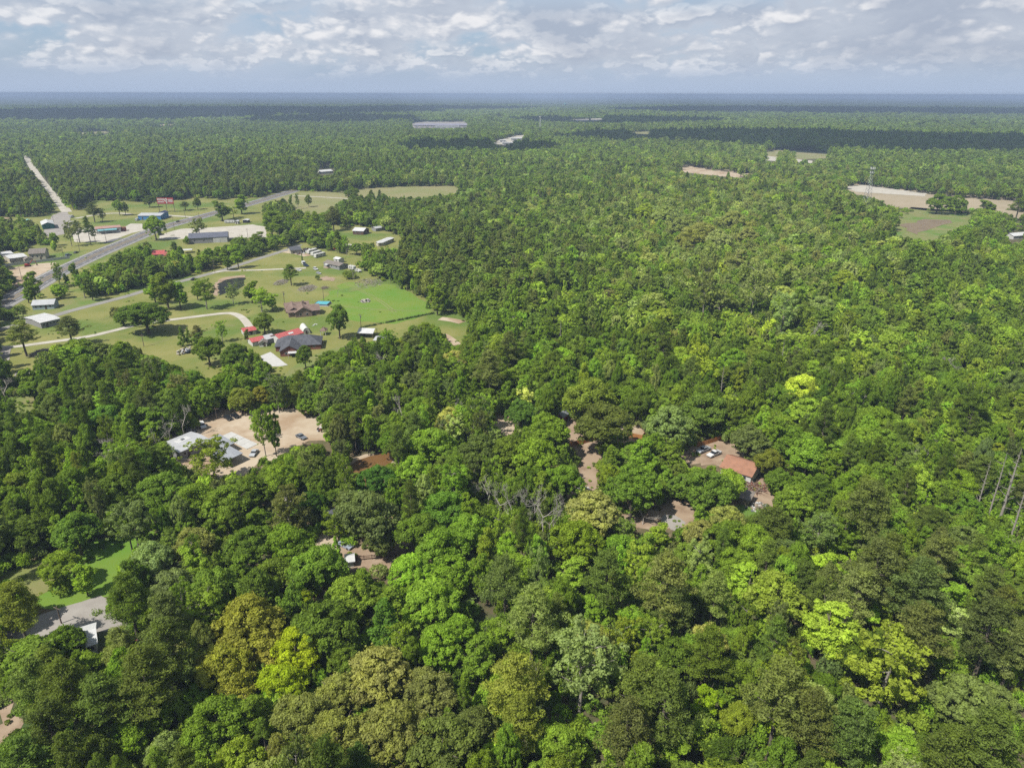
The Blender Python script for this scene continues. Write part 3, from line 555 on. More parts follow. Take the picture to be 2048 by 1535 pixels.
for a in [  # woodland crowns that stand out: x, y, radius px, kind, tint
    (500, 1248, 84, 'oak', 'gold', .9), (445, 1330, 66, 'oak', 'gold'), (538, 1296, 50, 'oak', 'gold'), (474, 1362, 48, 'oak', 'gold'), (592, 1300, 58, 'oak', 'lime', 1.1), (570, 1362, 52, 'oak', 'lime'), (545, 1408, 34, 'oak', 'yellowgreen'), (605, 1192, 24, 'broad', 'lime', .8), (560, 1200, 20, 'oak', 'lime'),
    (654, 1247, 74, 'oak', 'dark'), (690, 1320, 44, 'oak', 'dark'), (770, 1252, 46, 'cone', 'deep', .9), (706, 1190, 56, 'oak', 'mid'), (862, 1200, 66, 'oak', 'bright'), (878, 1290, 58, 'oak', 'bright'), (758, 1345, 74, 'oak', 'palegold'), (614, 1432, 66, 'oak', 'palegold'), (680, 1386, 58, 'oak', 'palegold'), (676, 1478, 72, 'oak', 'palegold'), (784, 1460, 84, 'oak', 'palegold'), (862, 1382, 62, 'oak', 'palegold'), (885, 1490, 84, 'oak', 'dull'), (955, 1450, 50, 'oak', 'dull'),
    (430, 1435, 64, 'oak', 'mid'), (500, 1424, 38, 'broad', 'mid'), (400, 1385, 40, 'oak', 'mid'), (476, 1516, 60, 'oak', 'yellowgreen'), (395, 1490, 56, 'oak', 'mid'), (427, 1174, 60, 'oak', 'dark'), (580, 1090, 56, 'oak', 'mid'), (640, 1130, 60, 'oak', 'mid'), (500, 1090, 56, 'oak', 'dark'), (545, 1150, 50, 'oak', 'dark'), (330, 1500, 50, 'oak', 'palegold'), (250, 1470, 50, 'oak', 'mid'), (200, 1400, 56, 'pine', 'pine'), (290, 1350, 66, 'pine', 'pine'), (330, 1290, 60, 'pine', 'pine'), (130, 1370, 60, 'pine', 'pine'), (60, 1360, 50, 'pine', 'pine'), (240, 1290, 40, 'pine', 'dull'), (100, 1450, 60, 'pine', 'pine'), (320, 1420, 50, 'oak', 'mid'), (40, 1495, 50, 'oak', 'dark'), (160, 1500, 50, 'oak', 'yellowgreen'),
    (130, 1282, 44, 'oak', 'mid'), (80, 1300, 34, 'oak', 'bright'), (30, 1205, 46, 'pine', 'goldpine'), (300, 1120, 54, 'oak', 'greygreen'), (345, 1170, 50, 'oak', 'greygreen'), (255, 1190, 48, 'pine', 'dark'), (385, 1085, 46, 'oak', 'brown'), (330, 1230, 50, 'pine', 'dull'), (120, 1130, 44, 'oak', 'mid'), (165, 1150, 26, 'broad', 'bright'), (120, 1175, 24, 'shrub', 'mid'), (150, 1060, 50, 'oak', 'dark'), (60, 1060, 44, 'oak', 'dark'),
    (1030, 1365, 64, 'pine', 'goldpine'), (1042, 1430, 52, 'pine', 'goldpine'), (1064, 1225, 58, 'pine', 'dull'), (1010, 1150, 44, 'pine', 'dull'), (1215, 1145, 50, 'pine', 'pine'), (1333, 1160, 60, 'pine', 'dull'), (1350, 1210, 44, 'pine', 'dull'), (1291, 1369, 64, 'pine', 'pine'), (1330, 1400, 64, 'pine', 'pine'), (1255, 1450, 60, 'pine', 'dull'), (1418, 1298, 50, 'pine', 'dark'), (1430, 1180, 40, 'pine', 'dull'), (1163, 1318, 84, 'sparse', 'pale'),
    (1412, 1400, 34, 'broad', 'lime', 1.1), (1408, 1460, 38, 'broad', 'yellowgreen', .8), (905, 1142, 50, 'oak', 'bright'), (953, 1312, 44, 'broad', 'bright', .8), (915, 1255, 42, 'oak', 'bright'), (1000, 1260, 34, 'broad', 'bright', .8), (1027, 1190, 30, 'oak', 'bright'), (1140, 1150, 40, 'broad', 'yellowgreen', .8), (1262, 1240, 44, 'broad', 'bright', .8), (1190, 1210, 42, 'broad', 'bright', .7), (1000, 1500, 40, 'oak', 'yellowgreen'), (1120, 1490, 60, 'oak', 'mid'), (1340, 1500, 46, 'broad', 'yellowgreen', .7), (1440, 1510, 40, 'pine', 'dark'),
    (1555, 1190, 66, 'oak', 'yellowgreen'), (1500, 1165, 46, 'broad', 'yellowgreen', .8), (1503, 1085, 54, 'oak', 'mid'), (1580, 1105, 40, 'oak', 'greygreen'), (1656, 1250, 62, 'broad', 'yellowgreen', .8), (1650, 1128, 34, 'broad', 'bright', .8), (1730, 1210, 36, 'broad', 'yellowgreen', .9), (1770, 1215, 30, 'broad', 'yellowgreen', .9), (1781, 1330, 84, 'sparse', 'yellowgreen', .9), (1740, 1310, 60, 'oak', 'mid', 1.1), (1910, 1331, 40, 'broad', 'bright', .8), (1998, 1321, 36, 'broad', 'yellowgreen', .8), (1910, 1190, 38, 'broad', 'bright', .9), (1970, 1175, 30, 'broad', 'mid', .9),
    (1754, 1132, 62, 'pine', 'dull'), (1720, 1180, 50, 'pine', 'dull'), (1841, 1174, 62, 'pine', 'dull'), (1841, 1261, 60, 'pine', 'dull'), (1980, 1250, 62, 'pine', 'dull'), (2030, 1290, 50, 'pine', 'dull'), (1562, 1383, 72, 'pine', 'dull'), (1620, 1430, 60, 'pine', 'dull'), (1700, 1450, 60, 'pine', 'pine'), (1930, 1400, 70, 'oak', 'greygreen'), (1990, 1400, 50, 'oak', 'greygreen'), (1980, 1480, 74, 'pine', 'pine'), (1900, 1500, 60, 'pine', 'pine'), (1562, 1460, 34, 'broad', 'lime', 1.1), (1480, 1436, 44, 'oak', 'mid'), (1470, 1350, 44, 'oak', 'mid'), (1806, 1500, 46, 'oak', 'bright'), (1701, 1508, 44, 'oak', 'bright'), (1650, 1370, 36, 'oak', 'mid'), (1880, 1110, 44, 'pine', 'dull'), (1930, 1080, 44, 'oak', 'dull'), (1735, 1010, 56, 'pine', 'dull'), (1640, 1060, 40, 'sparse', 'greygreen'), (1690, 1060, 40, 'broad', 'mid', .8), (1790, 1050, 40, 'broad', 'bright', .8),
    (1330, 432, 28, 'oak', 'pale'), (1465, 440, 28, 'oak', 'pale'), (1495, 472, 26, 'oak', 'palegold'), (1420, 512, 26, 'sparse', 'pale'), (1525, 560, 28, 'oak', 'pale'), (1440, 598, 26, 'sparse', 'pale'), (1290, 425, 26, 'oak', 'yellowgreen'), (1232, 440, 24, 'oak', 'palegold'), (1565, 592, 30, 'oak', 'pale'), (1690, 560, 28, 'oak', 'yellowgreen'), (1640, 610, 26, 'oak', 'pale'), (1475, 520, 28, 'broad', 'pale', .8), (1180, 795, 58, 'oak', 'goldpine'), (1205, 845, 60, 'oak', 'dull'), (1090, 862, 54, 'oak', 'mid'), (1041, 823, 38, 'oak', 'deep'), (1026, 757, 34, 'oak', 'mid'), (1018, 690, 26, 'pine', 'dull'), (978, 734, 34, 'pine', 'brown'), (1338, 850, 56, 'oak', 'greygreen'), (1405, 820, 50, 'oak', 'dark'), (1275, 785, 40, 'oak', 'dark'), (1405, 468, 44, 'oak', 'palegold'), (1380, 480, 34, 'oak', 'palegold'), (1435, 480, 32, 'oak', 'pale'), (1360, 455, 30, 'oak', 'pale'),
    (1265, 968, 62, 'oak', 'dark'), (1282, 915, 44, 'broad', 'mid', .7), (1412, 975, 62, 'oak', 'dark', .9), (1455, 965, 40, 'oak', 'mid'), (1365, 970, 34, 'oak', 'dark'), (1068, 915, 56, 'oak', 'mid'), (1130, 960, 46, 'oak', 'mid'), (1185, 1025, 62, 'oak', 'pale'), (1020, 905, 50, 'oak', 'dark'), (960, 905, 50, 'oak', 'dull'), (1150, 1080, 60, 'oak', 'mid'), (1235, 1100, 44, 'oak', 'bright'), (1618, 905, 54, 'oak', 'bright'), (1660, 930, 36, 'broad', 'mid', .8), (1461, 1078, 56, 'oak', 'mid'), (1405, 1068, 42, 'oak', 'palegold'), (1390, 1110, 40, 'oak', 'mid'), (1320, 1070, 30, 'broad', 'bright', .8), (1560, 960, 34, 'oak', 'dark'), (1590, 1000, 44, 'oak', 'mid'), (1500, 880, 44, 'oak', 'greygreen'), (1540, 920, 34, 'oak', 'goldpine'),
    (755, 958, 44, 'oak', 'deep'), (738, 1030, 66, 'oak', 'greygreen', 1.1), (760, 1075, 40, 'oak', 'greygreen'), (700, 1005, 40, 'oak', 'greygreen'), (622, 1005, 36, 'oak', 'deep'), (575, 1020, 50, 'sparse', 'dull', .9), (880, 1100, 62, 'oak', 'bright'), (840, 1060, 50, 'oak', 'mid'), (820, 1140, 50, 'oak', 'bright'), (880, 1020, 50, 'oak', 'mid'), (940, 1060, 50, 'oak', 'mid'), (1030, 1135, 44, 'oak', 'mid'), (560, 960, 50, 'oak', 'mid'), (500, 985, 50, 'oak', 'dark'), (450, 1010, 56, 'oak', 'mid'), (390, 1000, 50, 'oak', 'mid'), (330, 980, 56, 'oak', 'dark'), (870, 890, 50, 'oak', 'mid'), (830, 940, 44, 'oak', 'bright'), (480, 795, 30, 'oak', 'goldpine'), (520, 790, 26, 'oak', 'gold'), (1205, 1040, 30, 'oak', 'pale')]: add_crown(*a)
def box_(a, b, c, d): return [(a, b), (c, b), (c, d), (a, d)]
KEEP = [box_(314, 400, 352, 424), box_(272, 422, 312, 442), box_(380, 458, 462, 486), box_(303, 497, 332, 508), box_(612, 497, 652, 519), box_(640, 513, 682, 545), box_(702, 456, 730, 470), box_(756, 471, 791, 494), box_(368, 498, 388, 506), box_(62, 597, 124, 622), box_(190, 446, 256, 472), box_(60, 490, 98, 520), box_(0, 505, 60, 530), box_(80, 430, 112, 458), box_(590, 488, 612, 508), box_(704, 497, 722, 515), box_(60, 635, 130, 660),
        [(0, 600), (60, 566), (160, 514), (300, 452), (422, 420), (585, 376), (590, 386), (423, 436), (336, 462), (300, 475), (240, 500), (165, 535), (59, 590), (0, 622)], [(0, 652), (115, 625), (283, 578), (448, 535), (560, 500), (600, 486), (600, 493), (534, 516), (409, 553), (283, 587), (135, 627), (0, 664)], box_(330, 452, 372, 470), box_(470, 449, 532, 474)]
def inpoly(px, py, poly):
    r = np.zeros(len(px), bool); n = len(poly)
    for i in range(n):
        x1, y1 = poly[i]; x2, y2 = poly[(i + 1) % n]
        c = ((y1 > py) != (y2 > py)) & (px < (x2 - x1) * (py - y1) / ((y2 - y1) or 1e-9) + x1)
        r ^= c
    return r
def is_open(px, py):
    o = np.zeros(len(px), bool)
    for p in OPEN: o |= inpoly(px, py, p)
    wd = np.zeros(len(px), bool)
    for p in WOOD: wd |= inpoly(px, py, p)
    return o & ~wd
def vnoise(x, y, s, seed):
    """smooth value noise 0..1"""
    T = np.random.RandomState(seed).rand(64, 64); gx = x / s; gy = y / s
    ix = np.floor(gx).astype(int); iy = np.floor(gy).astype(int); fx = gx - ix; fy = gy - iy
    fx = fx * fx * (3 - 2 * fx); fy = fy * fy * (3 - 2 * fy); f = lambda a, b: T[a % 64, b % 64]
    return (f(ix, iy) * (1 - fx) + f(ix + 1, iy) * fx) * (1 - fy) + (f(ix, iy + 1) * (1 - fx) + f(ix + 1, iy + 1) * fx) * fy
def grid(d0, d1, sp, seed, azmax=44, ymin=None):
    rg = np.random.RandomState(seed); n = int(2 * d1 / sp)
    gx, gy = np.meshgrid(np.arange(n) * sp - d1, np.arange(int(d1 / sp) + 1) * sp)
    gx = gx + (np.arange(gx.shape[0]) % 2)[:, None] * sp * 0.5
    gx = gx.ravel() + rg.uniform(-.42, .42, gx.size) * sp; gy = gy.ravel() + rg.uniform(-.42, .42, gy.size) * sp
    d = np.hypot(gx, gy); az = np.degrees(np.arctan2(gx, gy))
    k = (d >= d0) & (d < d1) & (np.abs(az) < azmax); return gx[k], gy[k], rg
def blocked(x, y, Ht, Rr):
    """would this tree stand in or hide a clearing the photograph shows?"""
    bad = np.zeros(len(x), bool)
    for f, k in ((0, 0), (0.35, 1), (0.62, 1), (0.97, 0.2)):
        for s in ((-1, 1) if k else (0,)):
            px, py, _ = proj(np.stack([x + s * Rr * k * .75, y, Ht * f], 1)); bad |= is_open(px, py)
    # inside the farmland belts trees may overlap the grass behind them, but not buildings and roads
    px, py, _ = proj(np.stack([x, y, 0 * x], 1)); belt = np.zeros(len(x), bool)
    for p in WOOD: belt |= inpoly(px, py, p)
    b2 = np.zeros(len(x), bool)
    for f in (0, .3, .6, .95):
        for s in (-.7, .7):
            qx, qy, _ = proj(np.stack([x + s * Rr, y, Ht * f], 1))
            for p in KEEP: b2 |= inpoly(qx, qy, p)
    return np.where(belt, b2, bad)
# where the photograph's woods lean to one look: x, y, rx, ry, weights by tint
AREAS = [(250, 360, 330, 55, dict(pine=3, dark=3, dull=2)), (60, 250, 300, 60, dict(dark=2, mid=2, pine=1)), (880, 520, 170, 75, dict(dull=3, pine=3, dark=2)), (1050, 540, 120, 70, dict(brown=2, pine=3, mid=1)),
         (1450, 490, 260, 130, dict(pale=4, palegold=3, bright=2, mid=2, yellowgreen=2)), (1700, 620, 380, 170, dict(bright=3, mid=3, yellowgreen=3, dark=1)), (1800, 850, 300, 120, dict(bright=2, mid=4, yellowgreen=1, dark=2)), (250, 800, 300, 90, dict(dark=5, deep=2, mid=1, brown=1)),
         (250, 1000, 330, 100, dict(dark=3, mid=3, greygreen=1)), (650, 780, 200, 90, dict(mid=3, bright=1, greygreen=2, brown=1)), (1050, 720, 250, 120, dict(mid=3, dark=3, bright=1)), (980, 370, 250, 60, dict(mid=2, pale=2, bright=1, dark=2)), (700, 290, 300, 45, dict(dark=3, pine=2, mid=2)), (1900, 300, 300, 50, dict(dark=3, mid=2)),
         (1300, 1200, 420, 200, dict(bright=2, mid=3, pine=2, yellowgreen=2)), (1850, 1250, 250, 260, dict(pine=3, dull=2, mid=2, bright=1)), (200, 1400, 260, 200, dict(pine=4, mid=1, dark=1)), (650, 1420, 260, 160, dict(palegold=3, gold=1, mid=1)), (1150, 620, 250, 100, dict(mid=3, bright=2, dark=1)), (560, 660, 200, 150, dict(mid=3, dark=2, bright=1))]
TN = list(TINT)
def species(x, y, rg):
    px, py, _ = proj(np.stack([x, y, np.full(len(x), 8.0)], 1)); Wt = np.zeros((len(x), len(TN)))
    base = dict(mid=2.2, dark=1.2, bright=1.0, yellowgreen=.45, pine=1.0, dull=.35, greygreen=.5, pale=.3, palegold=.25, brown=.12, deep=.3)
    for t, wv in base.items(): Wt[:, TN.index(t)] = wv
    for (cx, cy_, rx, ry, dd) in AREAS:
        g = np.exp(-(((px - cx) / rx) ** 2 + ((py - cy_) / ry) ** 2) * 1.2) * 3
        for t, wv in dd.items(): Wt[:, TN.index(t)] += g * wv
    for j, t in enumerate(TN):     # kinds stand in groups
        Wt[:, j] *= 0.08 + 3.0 * vnoise(x, y, 34, 50 + j) ** 4 + 2.6 * vnoise(x, y, 190, 90 + j) ** 3 + 2.2 * vnoise(x, y, 800, 130 + j) ** 3
    Wt[:, TN.index('dead')] = 0; Wt[:, TN.index('lime')] = 0.01
    c = np.cumsum(Wt, 1); return (rg.rand(len(x))[:, None] * c[:, -1:] > c).sum(1)
KIND_OF = dict(pine=['pine'] * 4 + ['oak'], dull=['pine'] * 3 + ['oak', 'sparse'], goldpine=['pine', 'oak'], brown=['sparse', 'oak', 'sparse'], dark=['oak', 'oak', 'oak', 'broad', 'pine'], deep=['oak', 'cone'], mid=['oak', 'oak', 'broad', 'broad', 'cone', 'sparse'], bright=['oak', 'broad', 'broad', 'cone', 'cone', 'sparse'], lime=['broad'], yellowgreen=['broad', 'oak', 'sparse'], gold=['oak'], palegold=['oak', 'oak', 'sparse'], pale=['sparse', 'oak'], greygreen=['oak', 'sparse'], dead=['dead'])
KN = list(VAR)
mx_ = np.array([t['x'] for t in TREES]); my_ = np.array([t['y'] for t in TREES]); mR = np.array([t['R'] for t in TREES])
PTS = []      # arrays of instanced trees: x,y,sx,sz,rot,kind idx,variant,lod,rgb
def rgbvar(ti, rg):
    c = np.array([TINT[t] for t in TN])[ti]; return np.clip(c * np.exp(rg.normal(size=(len(ti), 1)) * 0.14) * np.exp(rg.normal(size=(len(ti), 3)) * np.array([.05, .03, .08])), .005, .6)
def scatter(d0, d1, sp, hmean, rmean, lod, seed, manual=True, cand=None):
    x, y, rg = grid(d0, d1, sp, seed); ti = species(x, y, rg)
    kinds = np.array([KN.index(KIND_OF[TN[t]][int(r * len(KIND_OF[TN[t]]))]) for t, r in zip(ti, rg.rand(len(x)))])
    stand = 0.72 + 0.34 * vnoise(x, y, 60, 5) + 0.18 * vnoise(x, y, 240, 6)
    Ht = hmean * stand * np.clip(1 + rg.normal(size=len(x)) * 0.17, .55, 1.5); Rr = rmean * np.clip(np.exp(rg.normal(size=len(x)) * 0.30 - .04), .5, 2.0)
    kk = np.array(KN)[kinds]; bl_ = np.zeros(len(x), bool); qx, qy, _ = proj(np.stack([x, y, 0 * x], 1))
    for p in WOOD: bl_ |= inpoly(qx, qy, p)
    Ht = np.where(bl_, Ht * .72, Ht); Rr = np.where(bl_, Rr * .85, Rr); Ht *= np.select([kk == 'pine', kk == 'cone', kk == 'sparse'], [1.2, .8, 1.08], 1.0); Rr *= np.select([kk == 'oak', kk == 'cone', kk == 'pine', kk == 'broad'], [1.22, .7, .92, .88], 1.0)
    ok = ~blocked(x, y, Ht, Rr)
    if manual:
        for k in range(len(mx_)):
            d = np.hypot(x - mx_[k], y - my_[k]); ok &= ~(d < mR[k] * 0.86 + Rr * 0.45)
            if TREES[k]['kind'] in ('dead', 'snag', 'sparse'): ok &= ~((d < mR[k] + 11) & (y < my_[k] + 1) & (np.abs(x - mx_[k]) < mR[k] + 3))   # keep these standing clear
    x, y, Ht, Rr, ti, kinds = x[ok], y[ok], Ht[ok], Rr[ok], ti[ok], kinds[ok]; rgb = rgbvar(ti, rg); rot = rg.rand(len(x)) * 6.283
    var = (rg.rand(len(x)) * np.array([VAR[k] for k in KN])[kinds]).astype(int)
    px, py, z = proj(np.stack([x, y, Ht * .6], 1)); rp = Rr * FPX / np.maximum(z, 1)
    return dict(x=x, y=y, H=Ht, R=Rr, ti=ti, k=kinds, rgb=rgb, rot=rot, var=var, lod=np.full(len(x), lod), px=px, py=py, rp=rp)
ZA = scatter(42, 330, 6.0, 14.0, 3.9, 0, 11)
ZB = scatter(330, 1250, 6.9, 14.0, 4.3, 1, 12)
SA = scatter(42, 330, 4.9, 8.6, 2.7, 0, 15); SB = scatter(330, 800, 6.2, 9.0, 3.0, 1, 16)
for Z_ in (SA, SB): Z_['rgb'] = Z_['rgb'] * .4 + .6 * np.array([.185, .275, .036]) * np.exp(np.random.RandomState(9).normal(size=(len(Z_['x']), 1)) * .12)
ZC = scatter(1250, 3000, 11.5, 16, 6.6, 2, 13, False)
ZD = scatter(3000, 7600, 21, 19, 12.5, 2, 14, False)
for Z_, f_ in ((ZB, .2), (ZC, .45), (ZD, .6)): Z_['rgb'] = Z_['rgb'] * (1 - f_) + f_ * Z_['rgb'].mean(0) * (0.55 + 0.6 * vnoise(Z_['x'], Z_['y'], 420, 201) + .3 * vnoise(Z_['x'], Z_['y'], 1300, 202))[:, None]
# the largest woodland crowns in view are things of their own
inv = (ZA['px'] > -20) & (ZA['px'] < 2068) & (ZA['py'] > 150) & (ZA['py'] < 1570)
kk = np.array(KN)[ZA['k']]; own = np.zeros(len(kk), bool)
nman = dict(tree=sum(t['kind'] in ('oak', 'broad', 'sparse', 'cone') for t in TREES), pine=sum(t['kind'] == 'pine' for t in TREES))
for cls, lim in ((('pine',), 130), (('oak', 'broad', 'sparse', 'cone'), 300)):
    idx = np.where(inv & np.isin(kk, cls))[0]; idx = idx[np.argsort(-ZA['rp'][idx])]
    own[idx[:max(0, lim - nman['pine' if cls[0] == 'pine' else 'tree'])]] = True
for i in np.where(own)[0]:
    TREES.append(dict(x=ZA['x'][i], y=ZA['y'][i], R=ZA['R'][i], H=ZA['H'][i], kind=KN[ZA['k'][i]], tint=TN[ZA['ti'][i]], rgb=ZA['rgb'][i], man=0, label=None))
ZA = {k: v[~own] for k, v in ZA.items()}
# undergrowth between the trunks
def under(d0, d1, sp, seed, lod):
    x, y, rg = grid(d0, d1, sp, seed); Ht = rg.uniform(2.0, 6.5, len(x)); Rr = rg.uniform(1.6, 3.1, len(x))
    bad = blocked(x, y, Ht, Rr); thin = vnoise(x, y, 22, 77) < 0.14; k = ~bad & ~thin; n = k.sum()
    ti = rg.choice([TN.index(t) for t in ('mid', 'bright', 'dark', 'mid', 'yellowgreen', 'greygreen')], n)
    return dict(x=x[k], y=y[k], H=Ht[k], R=Rr[k], ti=ti, k=np.full(n, KN.index('shrub')), rgb=rgbvar(ti, rg), rot=rg.rand(n) * 6.283, var=rg.randint(0, 2, n), lod=np.full(n, lod))
def weeds(seed):
    x, y, rg = grid(90, 700, 1.9, seed); px, py, _ = proj(np.stack([x, y, 0 * x], 1)); k = is_open(px, py) & (vnoise(x, y, 7, 31) * .6 + vnoise(x, y, 2.5, 32) * .4 > np.where(np.hypot(x, y) < 330, .62, .83))
    k &= ~inpoly(px, py, [(515, 735), (521, 700), (545, 700), (585, 735)]) & ~inpoly(px, py, PATCH['lot']) & ~inpoly(px, py, PATCH['pond']) & ~inpoly(px, py, PATCH['lane'])
    n = k.sum(); ti = rg.choice([TN.index(t) for t in ('mid', 'dark', 'dull', 'yellowgreen')], n)
    return dict(x=x[k], y=y[k], H=rg.uniform(.3, .9, n), R=rg.uniform(.3, .9, n), ti=ti, k=np.full(n, KN.index('shrub')), rgb=rgbvar(ti, rg), rot=rg.rand(n) * 6.283, var=rg.randint(0, 2, n), lod=np.full(n, 1))
U3 = weeds(61)
U1 = under(42, 420, 4.2, 21, 0); U2 = under(420, 1000, 8.0, 22, 1)
def cloud_of_points(name, sets, label, cat):
    keys = ['x', 'y', 'H', 'R', 'k', 'var', 'lod', 'rot', 'rgb']; D = {k: np.concatenate([s[k] for s in sets]) for k in keys}
    n = len(D['x']); me = bpy.data.meshes.new(name); me.vertices.add(n)
    me.vertices.foreach_set('co', np.stack([D['x'], D['y'], np.zeros(n)], 1).astype(np.float32).ravel())
    pid_map = {}; srcs = []; pid = np.zeros(n, np.int32); scl = np.zeros((n, 3), np.float32)
    for ki, kind in enumerate(KN):
        for vi in range(VAR[kind]):
            for lod in (0, 1, 2):
                m = (D['k'] == ki) & (D['var'] == vi) & (D['lod'] == lod)
                if not m.any(): continue
                e = PROTO[(kind, vi)]; pid[m] = len(srcs); srcs.append(e['lod'][lod]); sx = D['R'][m] / e['R']; sz = D['H'][m] / e['H']
                scl[m] = np.stack([sx, sx, sz], 1)
    for an, ty, arr, f in (('pid', 'INT', pid, 'value'), ('rotz', 'FLOAT', D['rot'], 'value'), ('scl', 'FLOAT_VECTOR', scl, 'vector'), ('tint', 'FLOAT_VECTOR', D['rgb'], 'vector')):
        a = me.attributes.new(an, ty, 'POINT'); a.data.foreach_set(f, np.asarray(arr, np.int32 if ty == 'INT' else np.float32).ravel())
    o = link(bpy.data.objects.new(name, me)); tag(o, label, cat, kind='stuff')
    g = bpy.data.node_groups.new(name, 'GeometryNodeTree'); g.interface.new_socket('Geometry', in_out='INPUT', socket_type='NodeSocketGeometry'); g.interface.new_socket('Geometry', in_out='OUTPUT', socket_type='NodeSocketGeometry')
    gn = g.nodes; gi = gn.new('NodeGroupInput'); go = gn.new('NodeGroupOutput'); jn = gn.new('GeometryNodeJoinGeometry')
    def attr(nm, ty):
        a = gn.new('GeometryNodeInputNamedAttribute'); a.data_type = ty; a.inputs['Name'].default_value = nm; return a.outputs['Attribute']
    ap = attr('pid', 'INT'); ar = attr('rotz', 'FLOAT'); as_ = attr('scl', 'FLOAT_VECTOR'); cx = gn.new('ShaderNodeCombineXYZ'); g.links.new(ar, cx.inputs[2])
    mp = gn.new('GeometryNodeMeshToPoints'); g.links.new(gi.outputs[0], mp.inputs['Mesh'])
    for i, s in enumerate(srcs):
        cm = gn.new('FunctionNodeCompare'); cm.data_type = 'INT'; cm.operation = 'EQUAL'; ins = [k for k in cm.inputs if k.enabled]
        g.links.new(ap, ins[0]); ins[1].default_value = i
        oi = gn.new('GeometryNodeObjectInfo'); oi.inputs['Object'].default_value = s; oi.inputs['As Instance'].default_value = True
        ip = gn.new('GeometryNodeInstanceOnPoints'); g.links.new(mp.outputs[0], ip.inputs['Points']); g.links.new(cm.outputs[0], ip.inputs['Selection'])
        g.links.new(oi.outputs['Geometry'], ip.inputs['Instance']); g.links.new(cx.outputs[0], ip.inputs['Rotation']); g.links.new(as_, ip.inputs['Scale']); g.links.new(ip.outputs[0], jn.inputs[0])
    g.links.new(jn.outputs[0], go.inputs[0]); md = o.modifiers.new('scatter', 'NODES'); md.node_group = g
    return o
cloud_of_points('woodland', [ZA, ZB, SA, SB, ZC, ZD], 'dense mixed green woodland running to the horizon', 'woodland')
cloud_of_points('undergrowth', [U1, U2, U3], 'low green bushes filling the gaps between the trees', 'undergrowth')
print('instanced trees', sum(len(z['x']) for z in (ZA, ZB, SA, SB, ZC, ZD)), 'undergrowth', len(U1['x']) + len(U2['x']), 'own trees', len(TREES))
# ---------------------------------------------------------------- far canopy beyond the single trees
na, nr = 620, 230
aa = np.radians(np.linspace(-62, 62, na)); rr = 5200 * (31000 / 5200) ** (np.linspace(0, 1, nr))
A, Q = np.meshgrid(aa, rr); XX = Q * np.sin(A); YY = Q * np.cos(A)
ZZ = 7 + 9 * vnoise(XX, YY, 260, 3) + 6 * vnoise(XX, YY, 110, 4) + rs.rand(*XX.shape) * 6 - 14 * (vnoise(XX, YY, 600, 8) > .86)
ZZ[0] = -0.5
ii = np.arange(na * nr).reshape(nr, na); FF = np.stack([ii[:-1, :-1], ii[:-1, 1:], ii[1:, 1:], ii[1:, :-1]], -1).reshape(-1, 4)
M_FAR = material('far_canopy', (0.042, 0.078, 0.022), 1.0, (0.090, 0.125, 0.045), 0.012, world=True, col3=(0.032, 0.055, 0.022), n3=0.0011, lo=.4, hi=.6)
tag(link(bpy.data.objects.new('far_woodland', npmesh('far_woodland', np.stack([XX.ravel(), YY.ravel(), ZZ.ravel()], 1), FF, [M_FAR]))), 'hazy unbroken woodland along the whole horizon', 'woodland', kind='stuff')
# ================================================================ trees as things
LAND = [('the brown roofed pool house', 600, 615), ('the dark roofed brick house', 590, 695), ('the red roofed workshop', 575, 668), ('the red billboard', 333, 410), ('the sandy parking lot', 560, 850), ('the grey metal building', 420, 475), ('the lattice mast', 1738, 400),
        ('the white pickup', 1427, 910), ('the rust roofed house', 1475, 930), ('the orange board fence', 1165, 886), ('the muddy pond', 735, 930), ('the bare grey trees', 1040, 1020), ('the lime yellow tree', 592, 1300), ('the grassy glade', 200, 1130), ('the pale gravel lane', 130, 1230), ('the small white shed', 703, 1124),
        ('the blue grey house', 90, 610), ('the flat white roof', 105, 645), ('the small grey pond', 465, 570), ('the round green meadow', 760, 605), ('the open carport', 730, 665), ('the long mobile home', 772, 480), ('the parked white campers', 632, 508), ('the turquoise fronted store', 215, 462), ('the teal walled workshop', 97, 450),
        ('the concrete slab', 480, 883), ('the pale sage tree', 1185, 1025), ('the tall bare leaning tree', 2010, 1000), ('the sandy clearing', 1770, 390), ('the big open crowned tree', 1163, 1318), ('the pale olive grove', 740, 1430), ('the yellowish leaning tree', 1781, 1330), ('the little red shed', 1120, 832), ('the gravel road', 95, 375), ('the photo\'s lower right corner', 2040, 1520), ('the photo\'s lower left corner', 10, 1520), ('the golden olive oak', 500, 1250), ('the narrow lime tree', 1412, 1420), ('the lone grey leafless tree', 1905, 735), ('the highway', 60, 576)]
ORD = ['nearest', 'second nearest', 'third nearest', 'fourth nearest', 'fifth nearest', 'sixth nearest', 'seventh nearest', 'eighth nearest', 'ninth nearest', 'tenth nearest'] + ['%s nearest' % s for s in 'eleventh twelfth thirteenth fourteenth fifteenth sixteenth seventeenth eighteenth nineteenth twentieth'.split()]
CAT = dict(snag='dead tree', oak='tree', broad='tree', sparse='tree', cone='tree', pine='pine tree', dead='dead tree', shrub='shrub')
NAME = dict(snag='bare_trunk_tree', oak='oak_tree', broad='leafy_tree', sparse='open_crowned_tree', cone='young_tree', pine='pine_tree', dead='dead_tree', shrub='shrub')
GRP = dict(tree='single crowns in the woodland', **{'pine tree': 'pines of the woodland', 'dead tree': 'bare dead trees', 'shrub': 'shrubs in the fields'})
keyed = {}
